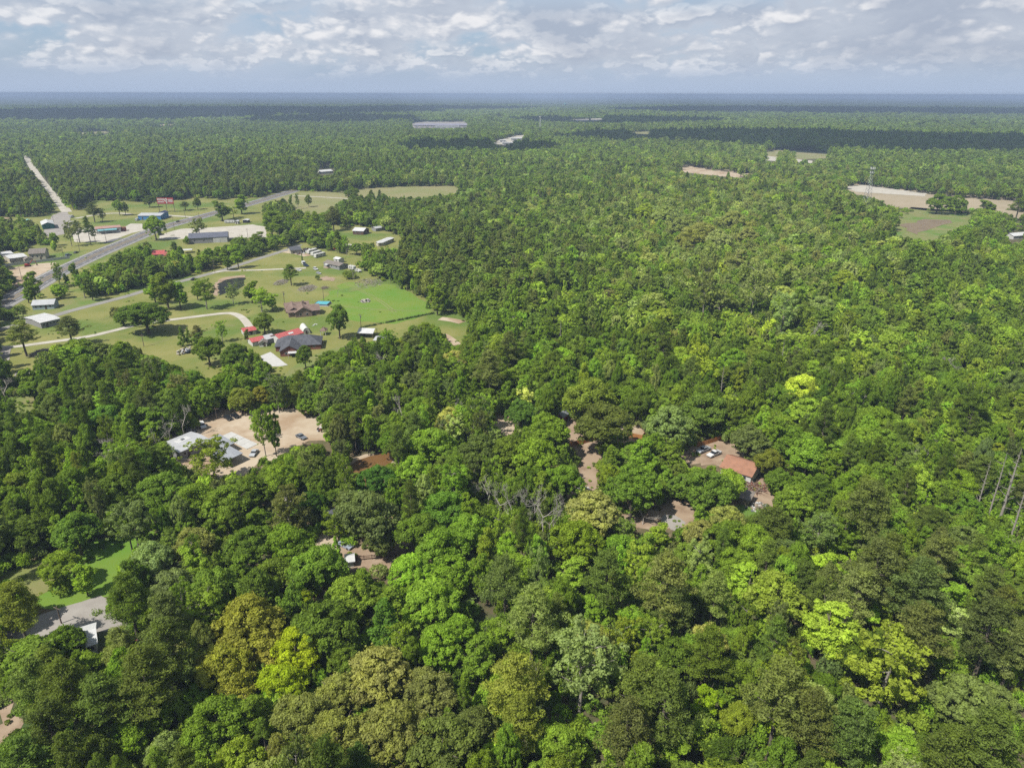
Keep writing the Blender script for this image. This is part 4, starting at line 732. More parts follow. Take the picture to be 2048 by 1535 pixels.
for t in TREES:
    px, py, z = proj([(t['x'], t['y'], t['H'] * .6)]); px, py = px[0], py[0]; t['px'], t['py'] = px, py; best = min(LAND, key=lambda l: math.hypot(px - l[1], (py - l[2]) * 1.3) + (0 if math.hypot(px - l[1], py - l[2]) > 14 else 500))
    dx = px - best[1]; dy = py - best[2]; a = math.degrees(math.atan2(-dy, dx)) % 360
    d = ['right of', 'behind and right of', 'behind', 'behind and left of', 'left of', 'below and left of', 'below', 'below and right of'][int((a + 22.5) // 45) % 8]
    big = 'tall ' if t['H'] > 15 and t['kind'] in ('pine', 'oak', 'sparse') else 'small ' if t['H'] < 8 else ''
    key = (big + COLWORD[t['tint']] + ' ' + KINDWORD[t['kind']].replace('tall ', '') if t['kind'] not in ('dead', 'snag') else 'tall bare trunked dead tree' if t['kind'] == 'snag' else big + 'bare grey dead tree', d + ' ' + best[0])
    keyed.setdefault(key, []).append((math.hypot(dx, dy), id(t), t))
for (a, b), L in keyed.items():
    L.sort(key=lambda q: q[:2])
    for i, (_, _, t) in enumerate(L): t['label'] = f'{a} {b}' if len(L) == 1 else f'{a}, {ORD[min(i, 19)]} {b}'
rt_ = random.Random(5)
for t in TREES:
    kind = t['kind']; v = rt_.randrange(VAR[kind]); e = PROTO[(kind, v)]; cat = CAT[kind]
    sx = t['R'] / e['R']; sz = t['H'] / e['H']; rz = rt_.uniform(0, 6.28)
    o = empty(NAME[kind], (t['x'], t['y'], 0), rz, t['label'], cat, GRP[cat])
    rgb = t.get('rgb'); rgb = rgbvar(np.array([TN.index(t['tint'])]), rs)[0] if rgb is None else rgb
    c = bpy.data.objects.new('trunk', e['trunk']); link(c, o); c.scale = (sx, sx, sz)
    if kind not in ('dead', 'snag'):
        c = bpy.data.objects.new('crown', e['crown']); link(c, o); c.scale = (sx, sx, sz); c['tint'] = [float(q) for q in rgb]
# ================================================================ buildings, vehicles and small things
class MB:
    def __init__(s): s.V = []; s.F = []; s.M = []
    def add(s, V, F, m=0):
        k = len(s.V); s.V += [tuple(v) for v in V]; s.F += [tuple(i + k for i in f) for f in F]; s.M += [m] * len(F); return s
    def box(s, x0, x1, y0, y1, z0, z1, m=0):
        return s.add([(x0, y0, z0), (x1, y0, z0), (x1, y1, z0), (x0, y1, z0), (x0, y0, z1), (x1, y0, z1), (x1, y1, z1), (x0, y1, z1)], [(3, 2, 1, 0), (4, 5, 6, 7), (0, 1, 5, 4), (1, 2, 6, 5), (2, 3, 7, 6), (3, 0, 4, 7)], m)
    def prism(s, prof, a0, a1, axis='y', m=0):
        """closed profile extruded along an axis; profile is (x,z) for axis y, (y,z) for axis x"""
        n = len(prof); P = (lambda p, a: (p[0], a, p[1])) if axis == 'y' else (lambda p, a: (a, p[0], p[1]))
        V = [P(p, a0) for p in prof] + [P(p, a1) for p in prof]
        return s.add(V, [tuple(range(n)), tuple(range(2 * n - 1, n - 1, -1))] + [(i + n, (i + 1) % n + n, (i + 1) % n, i) for i in range(n)], m)
    def slab(s, quad, th=0.15, m=0):
        V = [tuple(q) for q in quad]; n = len(V); W = [(x, y, z - th) for x, y, z in V]
        return s.add(V + W, [tuple(range(n)), tuple(range(2 * n - 1, n - 1, -1))] + [(i, i + n, (i + 1) % n + n, (i + 1) % n) for i in range(n)], m)
    def tube(s, pts, rad, sides=8, m=0):
        V, F = tube(pts, rad, sides); k = len(V) // sides
        return s.add(V, [tuple(f) for f in F] + [tuple(range(sides))[::-1], tuple(range((k - 1) * sides, k * sides))], m)
    def build(s, name, mats, parent=None, smooth=False):
        me = bpy.data.meshes.new(name); me.from_pydata(s.V, [], s.F); mats = mats if isinstance(mats, (list, tuple)) else [mats]
        for m in mats: me.materials.append(m)
        me.polygons.foreach_set('material_index', s.M); b = __import__('bmesh'); bm = b.new(); bm.from_mesh(me); b.ops.recalc_face_normals(bm, faces=bm.faces); bm.to_mesh(me); bm.free()
        if smooth: me.polygons.foreach_set('use_smooth', [True] * len(me.polygons))
        return link(bpy.data.objects.new(name, me), parent)
def paint(name, c, r=0.7, d=0.85, sc=0.8): return material(name, c, r, tuple(v * d for v in c), sc)
M_WHITE = paint('white_wall', (.74, .73, .69), .75, .86); M_CREAM = paint('cream_wall', (.66, .60, .47)); M_GREYW = paint('grey_wall', (.36, .36, .36)); M_BLUEW = paint('pale_blue_siding', (.44, .53, .60)); M_TAN = paint('tan_wall', (.50, .40, .30))
M_BRICK = material('red_brick', (.30, .12, .08), .85, (.22, .09, .065), 6, .3, 14); M_BRBRICK = material('brown_brick', (.34, .25, .19), .85, (.27, .19, .15), 6, .3, 14)
M_RWHITE = material('white_metal_roof', (.80, .80, .79), .45, (.68, .68, .67), .4, .5, 2.2, stripe='X'); M_RGREY = material('grey_metal_roof', (.44, .46, .50), .4, (.34, .36, .40), .35, .5, 2.2, stripe='X')
M_RSLATE = material('slate_shingle_roof', (.085, .09, .105), .9, (.13, .135, .15), .7, .6, 9); M_RBLUEG = material('blue_grey_metal_roof', (.17, .18, .23), .5, (.14, .15, .19), .3, .5, 2, stripe='X'); M_RBROWN = material('brown_shingle_roof', (.21, .145, .115), .9, (.28, .20, .16), .6, .6, 9)
M_RTAN = material('taupe_shingle_roof', (.26, .23, .20), .9, (.20, .175, .15), .6, .6, 9); M_RRED = material('red_metal_roof', (.62, .13, .12), .5, (.52, .12, .11), .5, .5, 2.2, stripe='X'); M_RRUST = material('rust_shingle_roof', (.42, .21, .13), .9, (.32, .165, .105), .5, .6, 9)
M_RPALE = material('pale_grey_roof', (.55, .56, .57), .6, (.46, .47, .48), .4, .3, 3); M_TEAL = paint('teal_paint', (.05, .21, .18)); M_TURQ = paint('turquoise_paint', (.22, .52, .56)); M_BLUE = paint('blue_paint', (.10, .30, .62)); M_NAVY = paint('navy_roof', (.06, .08, .16))
M_GLASS = material('window_glass', (.025, .03, .038), .12); M_DOOR = paint('dark_door', (.12, .09, .07)); M_TRIM = paint('white_trim', (.78, .78, .76)); M_DARK = paint('dark_opening', (.035, .033, .03)); M_TYRE = material('tyre_rubber', (.02, .02, .02), .9); M_RIM = material('wheel_rim', (.4, .4, .4), .4, metallic=.6)
M_POST = material('weathered_post', (.17, .13, .10), .9, (.22, .17, .13), 2); M_STEEL = material('galvanised_steel', (.32, .33, .34), .5, metallic=.5); M_ORANGE = material('cedar_boards', (.56, .25, .08), .8, (.46, .20, .065), 2.5); M_DKWOOD = material('dark_timber', (.16, .085, .05), .85, (.11, .06, .04), 2)
M_REDP = paint('red_paint', (.50, .07, .055)); M_POOL = material('pool_water', (.13, .55, .66), .08, (.20, .65, .74), .5); M_PLASTIC = material('white_plastic_sheet', (.80, .80, .74), .5, (.72, .73, .66), .6); M_BRUSH = material('dry_brush', (.27, .22, .17), .95, (.36, .31, .26), 1.5)
def windows(mb_list, face, x0, x1, y, z, n, w=1.1, h=1.2, parent=None, m=None):
    """windows let into a wall running along local x (face y) or local y (face x)"""
    for i in range(n):
        c = x0 + (x1 - x0) * (i + .5) / n; mb = MB()
        if face == 'y': mb.box(c - w / 2, c + w / 2, y - .05, y + .02, z, z + h, 0); mb.box(c - w / 2 + .1, c + w / 2 - .1, y - .075, y - .02, z + .1, z + h - .1, 1)
        else: mb.box(y - .02, y + .05, c - w / 2, c + w / 2, z, z + h, 0); mb.box(y + .02, y + .075, c - w / 2 + .1, c + w / 2 - .1, z + .1, z + h - .1, 1)
        mb.build('window', [M_TRIM, M_GLASS], parent)
def roof(o, kind, L, W, h, rise, m, over=.45, x0=0, y0=0, skyl=None, z_eps=0.0):
    mb = MB(); a, b, c, d = x0 - over, x0 + L + over, y0 - over, y0 + W + over; t = .16; e = h + z_eps + .02 - rise * over / (W / 2 if 'x' in kind else L / 2) * .8 + .1; r = h + rise + z_eps + .12
    if kind == 'gx': my = y0 + W / 2; mb.slab([(a, c, e), (b, c, e), (b, my, r), (a, my, r)], t); mb.slab([(a, my, r), (b, my, r), (b, d, e), (a, d, e)], t)
    elif kind == 'gy': mx2 = x0 + L / 2; mb.slab([(a, c, e), (mx2, c, r), (mx2, d, r), (a, d, e)], t); mb.slab([(mx2, c, r), (b, c, e), (b, d, e), (mx2, d, r)], t)
    elif kind == 'hip' or kind == 'hipx':
        my = y0 + W / 2; i = W / 2; P = [(a, c, e), (b, c, e), (b, d, e), (a, d, e)]; p, q = (a + i, my, r), (b - i, my, r)
        mb.add(P + [p, q] + [(x, y, z - t) for x, y, z in P], [(0, 1, 5, 4), (1, 2, 5), (2, 3, 4, 5), (3, 0, 4), (9, 8, 7, 6), (0, 6, 7, 1), (1, 7, 8, 2), (2, 8, 9, 3), (3, 9, 6, 0)])
    elif kind == 'flat': mb.box(a, b, c, d, h + .02, h + .25)
    elif kind == 'shed': mb.slab([(a, c, h + .1), (b, c, h + .1), (b, d, h + rise + .1), (a, d, h + rise + .1)], t)
    elif kind == 'arch':
        n = 10; prof = [(x0 + L / 2 - math.cos(k * math.pi / n) * (L / 2 + .05), z_eps + .05 + math.sin(k * math.pi / n) * h) for k in range(n + 1)]; prof2 = [(x0 + L / 2 - math.cos(k * math.pi / n) * (L / 2 - .1), z_eps + .05 + math.sin(k * math.pi / n) * (h - .12)) for k in range(n, -1, -1)]
        mb.prism(prof + prof2, y0, y0 + W, 'y')
    return mb.build('roof', m, o)
def walls(o, kind, L, W, h, rise, m, x0=0, y0=0, base=None):
    mb = MB(); 
    if kind == 'gx': mb.prism([(y0, -.2), (y0 + W, -.2), (y0 + W, h), (y0 + W / 2, h + rise), (y0, h)], x0, x0 + L, 'x')
    elif kind == 'gy': mb.prism([(x0, -.2), (x0 + L, -.2), (x0 + L, h), (x0 + L / 2, h + rise), (x0, h)], y0, y0 + W, 'y')
    elif kind == 'shed': mb.prism([(y0, -.2), (y0 + W, -.2), (y0 + W, h + rise), (y0, h)], x0, x0 + L, 'x')
    elif kind == 'arch':
        n = 10; mb.prism([(x0 + L / 2 - math.cos(k * math.pi / n) * (L / 2 - .15), math.sin(k * math.pi / n) * (h - .15)) for k in range(n + 1)], y0 + .1, y0 + W - .1, 'y')
    else: mb.box(x0, x0 + L, y0, y0 + W, -.2, h)
    return mb.build('wall', m, o)
def rot_of(A, B):
    a, b = at(*A), at(*B); return a, math.atan2(b[1] - a[1], b[0] - a[0]), math.hypot(*(b - a)[:2])
def building(name, label, cat, A, B, W, h, rise, kind, wm, rm, nf=3, ns=2, door=.4, group=None, over=.45, L=None, side='x', extra=None):
    a, rz, L0 = rot_of(A, B); L = L or L0; o = empty(name, tuple(a), rz, label, cat, group)
    walls(o, kind, L, W, h, rise, wm); roof(o, kind, L, W, h, rise, rm, over)
    wh = min(1.2, h * .4); 
    if nf: windows(None, 'y', .6, L - .6, 0, h * .42, nf, parent=o, h=wh)
    if ns: windows(None, 'x', .8, W - .8, L, h * .42, ns, parent=o, h=wh)
    if door is not None and h > 2: MB().box(L * door - .5, L * door + .5, -.06, .03, .02, 2.05).build('door', M_DOOR, o)
    return o, L
# ---- pool house
o, L = building('brick_house', 'brown roofed brick house with cross gables beside the blue pool', 'house', (578, 635), (640, 629), 9, 2.9, 2.3, 'gx', M_BRBRICK, M_RBROWN, 3, 1, None)
walls(o, 'gy', 9, 10, 2.9, 2.6, M_BRBRICK, x0=3.5, y0=-1.6); roof(o, 'gy', 9, 10, 2.9, 2.6, M_RBROWN, x0=3.5, y0=-1.6, z_eps=.03); windows(None, 'y', 4.5, 11.5, -1.6, 1.0, 2, parent=o)
walls(o, 'gx', 13, 8, 2.9, 2.0, M_BRBRICK, x0=-1, y0=9.2); roof(o, 'gx', 13, 8, 2.9, 2.0, M_RBROWN, x0=-1, y0=9.2, z_eps=.05); roof(o, 'gy', 7, 14, 2.9, 1.9, M_RBROWN, x0=-.5, y0=1.5, z_eps=.11)
MB().box(8.4, 9.6, 10.5, 11.6, 3, 6.0).build('chimney', M_BRBRICK, o)
a, rz, L = rot_of((628, 612), (655, 612)); o = empty('swimming_pool', tuple(a), rz - .08, 'raised blue rectangular swimming pool behind the brown roofed house', 'pool')
mb = MB(); mb.box(-.5, 8.5, -.5, 7.5, 0, .28); mb.build('deck', M_CONC, o); mb = MB()
for q in ((0, 8, 0, .25), (0, 8, 6.75, 7), (0, .25, .25, 6.75), (7.75, 8, .25, 6.75)): mb.box(*q, .28, 1.25)
mb.build('pool_wall', paint('pool_wall_blue', (.16, .22, .28)), o); MB().box(.25, 7.75, .25, 6.75, .3, 1.12).build('water', M_POOL, o)
# ---- slate hip house
o, L = building('brick_house', 'red brick house with dark slate hip roof in front of the red roofed workshop', 'house', (552, 703), (642, 698), 12, 2.7, 3.2, 'hipx', M_BRICK, M_RSLATE, 4, 2, None)
walls(o, 'gy', 9, 8, 2.7, 2.6, M_BRICK, x0=3.0, y0=-7.9); roof(o, 'gy', 9, 13, 2.7, 2.6, M_RSLATE, x0=3.0, y0=-8, z_eps=.04); windows(None, 'y', 4, 11, -7.9, .9, 2, parent=o)
MB().slab([(6.8, -10.6, 2.35), (11.0, -10.6, 2.35), (11.0, -8.2, 2.6), (6.8, -8.2, 2.6)], .1).build('awning', M_RWHITE, o)
for x in (6.9, 10.9): MB().box(x - .06, x + .06, -10.5, -10.38, 0, 2.25).build('post', M_TRIM, o)
MB().box(7.2, 10.2, -7.96, -7.88, 0, 2.1).build('garage_door', M_DARK, o)
o, L = building('workshop', 'long workshop with bright red metal roof and pale ribbed skylight strip', 'workshop', (562, 690), (607, 677), 8, 3.2, 1.5, 'gx', M_WHITE, M_RRED, 2, 1, None)
MB().slab([(6, 1.2, 3.95), (8.8, 1.2, 3.95), (8.8, 2.3, 4.33), (6, 2.3, 4.33)], .05).build('skylight', M_RWHITE, o)
building('shed', 'small red roofed shed left of the round crowned oak', 'shed', (489, 672), (513, 668), 6, 2.4, 1.1, 'gx', M_WHITE, M_RRED, 1, 1, .6)
building('shed', 'faded red roofed shed with pale patches beside the grey lean-to', 'shed', (506, 693), (530, 688), 6.5, 2.4, 1.1, 'gx', M_WHITE, M_RRED, 1, 0, None)
building('lean_to', 'pale grey metal roofed lean-to between two red roofs', 'shed', (531, 689), (553, 683), 4.2, 2.4, .8, 'shed', M_GREYW, M_RPALE, 0, 0, None)
building('garden_shed', 'tiny white gabled shed in front of the faded red roof', 'shed', (519, 694), (534, 693), 3.4, 2.2, .9, 'gy', M_WHITE, M_RTAN, 1, 0, .7)
o, L = building('greenhouse', 'white plastic covered arched greenhouse behind the red roofed workshop', 'greenhouse', (606, 669), (621, 667), 9, 3.4, 0, 'arch', M_PLASTIC, M_PLASTIC, 0, 0, .5)
def canopy(name, label, cat, A, B, W, h, rise, rm, kind='gx', group=None, post=M_POST):
    a, rz, L = rot_of(A, B); o = empty(name, tuple(a), rz, label, cat, group); roof(o, kind, L, W, h, rise, rm, .3)
    for x in (.1, L - .1):
        for y in (.1, W - .1): MB().box(x - .09, x + .09, y - .09, y + .09, -.1, h + .05).build('post', post, o)
    return o, L
canopy('gazebo', 'brown roofed gazebo on white posts left of the tall dark oak', 'gazebo', (641, 671), (652, 671), 4, 2.6, 1.4, M_RBROWN, 'hipx', post=M_TRIM)
o, L = canopy('carport', 'open sided carport with pale metal roof at the fence end', 'carport', (716, 676), (746, 677), 8, 2.8, 1.3, M_RWHITE, 'gx'); MB().box(1, 2.6, 2, 6, 0, 1.4).build('stored_crates', M_DARK, o)
canopy('carport', 'small white metal carport peeking out between trees below the open carport', 'carport', (748, 690), (772, 692), 7, 2.6, .9, M_RPALE)
# ---- farmland and roadside
o, L = building('cottage', 'pale blue cottage with light metal roof between county road and highway', 'house', (66, 620), (109, 617.5), 8, 2.9, 1.9, 'gx', M_BLUEW, M_RPALE, 4, 1, .62)
building('flat_building', 'long flat white roofed building beside the county road', 'building', (84, 657), (122, 648), 17, 3.2, .5, 'gx', M_GREYW, M_RWHITE, 5, 2, .3)
o, L = building('metal_building', 'long grey metal building with blue grey roof on the pale gravel lot', 'building', (379, 488), (456, 484), 18, 4.6, 2.6, 'gx', M_GREYW, M_RBLUEG, 4, 2, None)
MB().box(L * .62, L * .99, -.3, -.05, 0, 3.9).build('white_front', M_WHITE, o); MB().box(L * .70, L * .8, -.4, -.32, 0, 3.2).build('garage_door', M_TRIM, o)
o, L = building('blue_store', 'blue walled store with pale roof behind the roadside oak', 'store', (277, 440), (322, 440), 18, 4.2, 1.4, 'gx', M_BLUE, M_RPALE, 3, 2, .2)
building('store_annex', 'dark blue roofed annex on the right end of the blue store', 'store', (314, 437), (325, 437), 14, 4.4, 1.6, 'gy', M_BLUE, M_NAVY, 0, 0, None)
o, L = building('roadside_store', 'long store with faded red roof and turquoise front canopy', 'store', (194, 468), (243, 464), 13, 4.2, .6, 'flat', M_WHITE, material('faded_red_roof', (.42, .22, .18), .8, (.52, .34, .29), .5), 5, 1, None)
MB().slab([(1, -4.5, 3.3), (L * .83, -4.5, 3.3), (L * .83, 0, 3.9), (1, 0, 3.9)], .35).build('front_canopy', M_TURQ, o)
for k in range(4): MB().box(1.2 + k * 5.6, 1.4 + k * 5.6, -4.4, -4.2, 0, 3.0).build('post', M_TRIM, o)
MB().box(L + .05, L + 4.5, 3, 9, 0, 3.2).build('annex', M_BRICK, o)
o, L = building('teal_workshop', 'white roofed workshop with teal front wall on the gravel lot', 'workshop', (86, 459), (110, 457), 22, 4.2, 1.8, 'gy', M_TEAL, M_RWHITE, 0, 2, None)
building('shed', 'small sky blue roofed shed left of the teal workshop', 'shed', (58, 447), (66, 446), 6, 2.6, .8, 'gy', M_WHITE, M_TURQ, 0, 0, None)
building('long_shed', 'low long shed with white roof at the left edge beside the wall', 'shed', (-14, 521), (28, 515), 12, 3.2, 1.0, 'gx', M_GREYW, M_RWHITE, 3, 1, None)
building('flat_building', 'white roofed building joined to the brown gabled one behind the wall', 'building', (22, 527), (56, 522), 16, 3.6, 1.0, 'gx', M_CREAM, M_RWHITE, 2, 0, None)
building('gabled_building', 'cream building with brown gable roof behind the long white wall', 'building', (60, 520), (92, 518), 12, 4.6, 2.6, 'gx', M_CREAM, M_RTAN, 3, 2, .7)
building('shed', 'small cream gabled annex in front of the brown gable roof', 'shed', (51, 527), (67, 525), 5, 2.8, 1.4, 'gy', M_CREAM, M_RTAN, 0, 1, .5)
building('shed', 'tiny cream gabled shed near the left end of the white wall', 'shed', (24, 529), (32, 528), 3.5, 2.4, 1.0, 'gy', M_CREAM, M_RTAN, 0, 0, .5)
a, rz, L = rot_of((-20, 537), (140, 517)); o = empty('boundary_wall', tuple(a), rz, 'long white boundary wall along the sandy ground', 'wall')
n = 26
for k in range(n): MB().box(k * L / n + .08, (k + 1) * L / n - .08, 0, .18, 0, 2.0).build('wall_panel', M_WHITE, o)
for k in range(n + 1): MB().box(k * L / n - .1, k * L / n + .1, -.06, .24, 0, 2.15).build('post', M_TRIM, o)
building('red_roof_house', 'white house with bright red metal roof half hidden among roadside trees', 'house', (304, 517), (328, 516), 11, 3.0, 2.0, 'gx', M_WHITE, M_RRED, 2, 1, .5)
building('red_roof_annex', 'duller red roofed annex right of the bright red roof', 'house', (330, 518), (350, 517), 9, 2.8, 1.7, 'gx', M_WHITE, material('dull_red_roof', (.42, .12, .09), .8, (.34, .11, .09), .6), 2, 1, None)
canopy('carport', 'flat white carport on the lawn right of the red roofs', 'carport', (366, 507), (384, 506), 5, 2.4, .3, M_RWHITE)
building('storage_shed', 'small white boxy shed by the grey trailer beyond the grey metal building', 'shed', (470, 448), (476, 448), 5, 2.6, .5, 'gy', M_WHITE, M_RWHITE, 0, 0, .5)
building('storage_shed', 'second white boxy shed right of the grey trailer', 'shed', (486, 446), (496, 446), 6, 2.6, .5, 'gy', M_DARK, M_RWHITE, 0, 0, None)
o, L = building('mobile_home', 'grey mobile home with taupe roof and side porch on the lawn', 'mobile home', (648, 533), (679, 540), 8, 2.9, 1.3, 'gx', M_GREYW, M_RTAN, 3, 2, None)
MB().box(2.5, 7.5, -2.6, -.02, 0, .7).build('porch', M_TAN, o); MB().slab([(3, -2.3, 2.5), (6.5, -2.3, 2.5), (6.5, 0, 2.8), (3, 0, 2.8)], .1).build('porch_roof', M_RWHITE, o)
building('storage_shed', 'white shed behind the right end of the grey mobile home', 'shed', (668, 524), (678, 526), 5, 2.7, .9, 'gx', M_WHITE, M_RWHITE, 1, 0, None)
o, L = building('dark_roof_house', 'white walled house with dark weathered roof at the county road end', 'house', (582, 508), (603, 506), 10, 2.8, 1.8, 'gx', M_CREAM, M_RSLATE, 1, 1, .3)
building('barn', 'barn with bright white metal roof among trees beyond the campers', 'barn', (706, 469), (727, 470), 12, 3.4, 1.9, 'gx', M_DKWOOD, M_RWHITE, 2, 1, .5)
o, L = building('mobile_home', 'long white mobile home with row of dark windows in the wood edge', 'mobile home', (766, 492), (788, 483), 6, 3.0, .5, 'gx', M_WHITE, M_RWHITE, 5, 0, None)
building('trailer_house', 'white trailer end in front of the long white mobile home', 'mobile home', (757, 493), (767, 492), 4.5, 2.9, .4, 'gx', M_CREAM, M_RWHITE, 1, 1, None)
building('barn', 'low white roofed barn showing through trees right of the white barn', 'barn', (752, 463), (774, 460), 7, 2.8, 1, 'gx', M_GREYW, M_RPALE, 0, 0, None)
building('white_house', 'white house at the right edge beside the scrub field', 'house', (2026, 479), (2060, 476), 9, 3.0, 1.6, 'gx', M_WHITE, M_RWHITE, 3, 0, .4)
building('farm_house', 'white roofed house in the trees behind the dry field', 'house', (642, 348), (666, 346), 14, 3.2, 2, 'gx', M_WHITE, M_RWHITE, 2, 0, None)
building('red_roof_house', 'small house with brownish red roof in the trees beside the gravel road', 'house', (32, 417), (48, 416), 12, 3.5, 2.4, 'gx', M_WHITE, M_BRICK, 2, 0, None)
# ---- parking lot buildings
o, L = building('flat_building', 'long building with patched pale roof beside the concrete slab', 'building', (362, 921), (420, 896), 10.5, 3.3, .5, 'gx', M_GREYW, M_RPALE, 4, 1, .3)
MB().slab([(3, 5.0, 3.95), (8, 5.0, 3.95), (8, 8.4, 3.72), (3, 8.4, 3.72)], .05).build('roof_patch', M_RWHITE, o); MB().box(5, 6, 6.1, 7, 3.6, 4.2).build('roof_vent', M_STEEL, o)
canopy('shelter', 'grey roofed shelter with dark shade below right of the patched roof', 'shelter', (442, 913), (470, 901), 8, 3, .9, M_RGREY, 'shed', post=M_TRIM)
o, L = canopy('shelter', 'blue grey roofed shelter nearest the grey car', 'shelter', (452, 938), (486, 922), 8, 3, .9, M_RGREY, 'shed', post=M_TRIM); MB().box(1, L - 1, 6.5, 7.6, 0, 2.0).build('back_panel', M_DARK, o)
a = at(441, 873); b = at(463, 863.5); c = at(516, 888); o = empty('concrete_pad', tuple(a), 0, 'pale jointed concrete pad between the building and the cars', 'concrete pad'); o['kind'] = 'structure'
u1 = (b - a); u2 = (c - b)
for i in range(3):
    for j in range(4):
        g = .012; P = [(u1 * ((i + p) / 3) + u2 * ((j + q) / 4)) for p, q in ((g, g), (1 - g, g), (1 - g, 1 - g), (g, 1 - g))]
        MB().slab([(p[0], p[1], .16 + .012 * ((i + j) % 2)) for p in P], .14).build('slab', M_CONC, o)
# ---- the house in the middle woods
o, L = building('rust_roof_house', 'pale walled house with rust coloured shingle roof beside two pickups', 'house', (1433, 968), (1485, 957), 10, 3.2, 2.2, 'gx', M_WHITE, M_RRUST, 3, 0, .5)
o.rotation_euler.z = math.radians(-38); o.location = tuple(at(1440, 950))
building('shed', 'low tan roofed shed near the scrap heap', 'shed', (1477, 1006), (1497, 1012), 4, 2.1, .7, 'shed', M_TAN, M_RTAN, 0, 0, None)
building('red_shed', 'little red shed with grey roof among the woods', 'shed', (1113, 843), (1125, 846), 4, 2.6, 1.2, 'gy', M_REDP, M_RGREY, 1, 0, .5)
building('white_shed', 'small white roofed shed below the grey green oaks', 'shed', (694, 1135), (708, 1133), 3.0, 2.0, .5, 'gx', M_WHITE, M_RWHITE, 0, 0, None)
building('cabin', 'dark roofed cabin in the shade of the grey green oaks', 'cabin', (656, 1056), (690, 1052), 6, 2.7, 1.2, 'gx', M_GREYW, M_RSLATE, 2, 1, None)
building('white_house', 'white house half under trees beside the pale gravel lane', 'house', (160, 1318), (197, 1306), 7, 3, 1.2, 'gx', M_WHITE, M_RWHITE, 3, 1, None)
a, rz, L = rot_of((712, 1121), (792, 1113)); o = empty('plank_fence', tuple(a), rz, 'dark brown plank fence below the grey green oaks', 'fence')
for k in range(6): MB().box(k * L / 5 - .07, k * L / 5 + .07, -.07, .07, -.1, 1.5).build('post', M_DKWOOD, o)
for k in range(5):
    for z in (.35, .8, 1.2): MB().box(k * L / 5 + .08, (k + 1) * L / 5 - .08, -.03, .03, z, z + .16).build('plank', M_DKWOOD, o)
def board_fence(label, line, h=1.9, m=M_ORANGE):
    P = [at(*p) for p in line]; o = empty('board_fence', tuple(P[0]), 0, label, 'fence')
    for a, b in zip(P, P[1:]):
        d = b - a; Ls = np.linalg.norm(d); n = max(1, round(Ls / 2.4)); rz = math.atan2(d[1], d[0])
        for k in range(n):
            p = a + d * (k / n) - P[0]; w_ = Ls / n
            e = MB().box(.07, w_ - .07, -.03, .03, .05, h).build('fence_panel', m, o); e.location = tuple(p); e.rotation_euler.z = rz
            e = MB().box(-.06, .06, -.06, .06, -.1, h + .08).build('post', m, o); e.location = tuple(p); e.rotation_euler.z = rz
board_fence('orange board fence left of the dark olive oak', [(1140, 893), (1165, 888), (1190, 880), (1215, 874)]); board_fence('orange board fence round the sandy corner of the yard', [(1236, 866), (1246, 872), (1284, 879), (1292, 868)]); board_fence('orange board fence behind the two pickups', [(1394, 893), (1415, 888), (1440, 880), (1460, 882)], 1.7)
board_fence('short orange board fence glimpsed right of the grey green oaks', [(814, 1020), (828, 1014), (834, 1010)])
a, rz, L = rot_of((722, 656), (868, 627)); o = empty('wire_fence', tuple(a), rz, 'long wire fence with weeds along the edge of the round meadow', 'fence')
n = int(L / 5)
for k in range(n + 1): MB().box(k * L / n - .07, k * L / n + .07, -.07, .07, -.1, 1.35).build('post', M_POST, o)
for z in (.4, .8, 1.2): MB().box(0, L, -.02, .02, z, z + .04).build('wire', M_POST, o)
Vw, Fw, rw = leafcloud(np.random.RandomState(3), np.stack([np.random.RandomState(4).rand(160) * L, np.random.RandomState(5).normal(size=160) * .3, np.full(160, .3), np.full(160, .8), np.full(160, .4), np.full(160, .55)], 1), 5200, .3, np.array([L / 2, 0, -40]))
wd = link(bpy.data.objects.new('weeds', npmesh('weeds', Vw, Fw, [M_LEAF], rnd=rw)), o); wd['kind'] = 'stuff'; wd['tint'] = [.06, .09, .03]
# ---- billboard
a, rz, L = rot_of((316, 424), (350, 432)); o = empty('billboard', tuple(at(318, 424)), 0.0, 'tall red billboard with white lettering on dark posts', 'billboard')
Lb = 17.0; zb = 8.5
for x in (.5, Lb / 2, Lb - .5): MB().tube([(x, .5, -.2), (x, .5, zb + 3)], [.28, .25]).build('post', M_POST, o)
MB().box(0, Lb, 0, .35, zb, zb + 6).build('sign_board', M_REDP, o); MB().box(-.3, Lb + .3, -.8, .4, zb - .25, zb - .05).build('catwalk', M_POST, o)
def lett(x0, x1, z0, z1): MB().box(x0, x1, -.06, -.01, z0, z1).build('lettering', M_TRIM, o)
rb = random.Random(2); x = .7
while x < 7: w_ = rb.uniform(.5, 1.0); lett(x, x + w_, zb + 3.6, zb + 5.3); x += w_ + .35
x = .7
while x < 7: w_ = rb.uniform(.4, .8); lett(x, x + w_, zb + 1.3, zb + 2.7); x += w_ + .25
x = 11.9
while x < 16: w_ = rb.uniform(.5, .8); lett(x, x + w_, zb + 1.6, zb + 4.6); x += w_ + .4
mb = MB(); n = 20
for k in range(n):
    a0, a1 = 2 * math.pi * k / n, 2 * math.pi * (k + 1) / n; f = lambda a_, r_: (9.4 + math.cos(a_) * r_, zb + 3.7 + math.sin(a_) * r_)
    mb.prism([f(a0, 1.7), f(a1, 1.7), f(a1, .75), f(a0, .75)], -.12, -.01, 'y')
mb.prism([(10.3, zb + 3.2), (11.1, zb + 3.7), (10.2, zb + .4), (9.2, zb + .4)], -.12, -.01, 'y'); mb.build('numeral', M_TRIM, o)
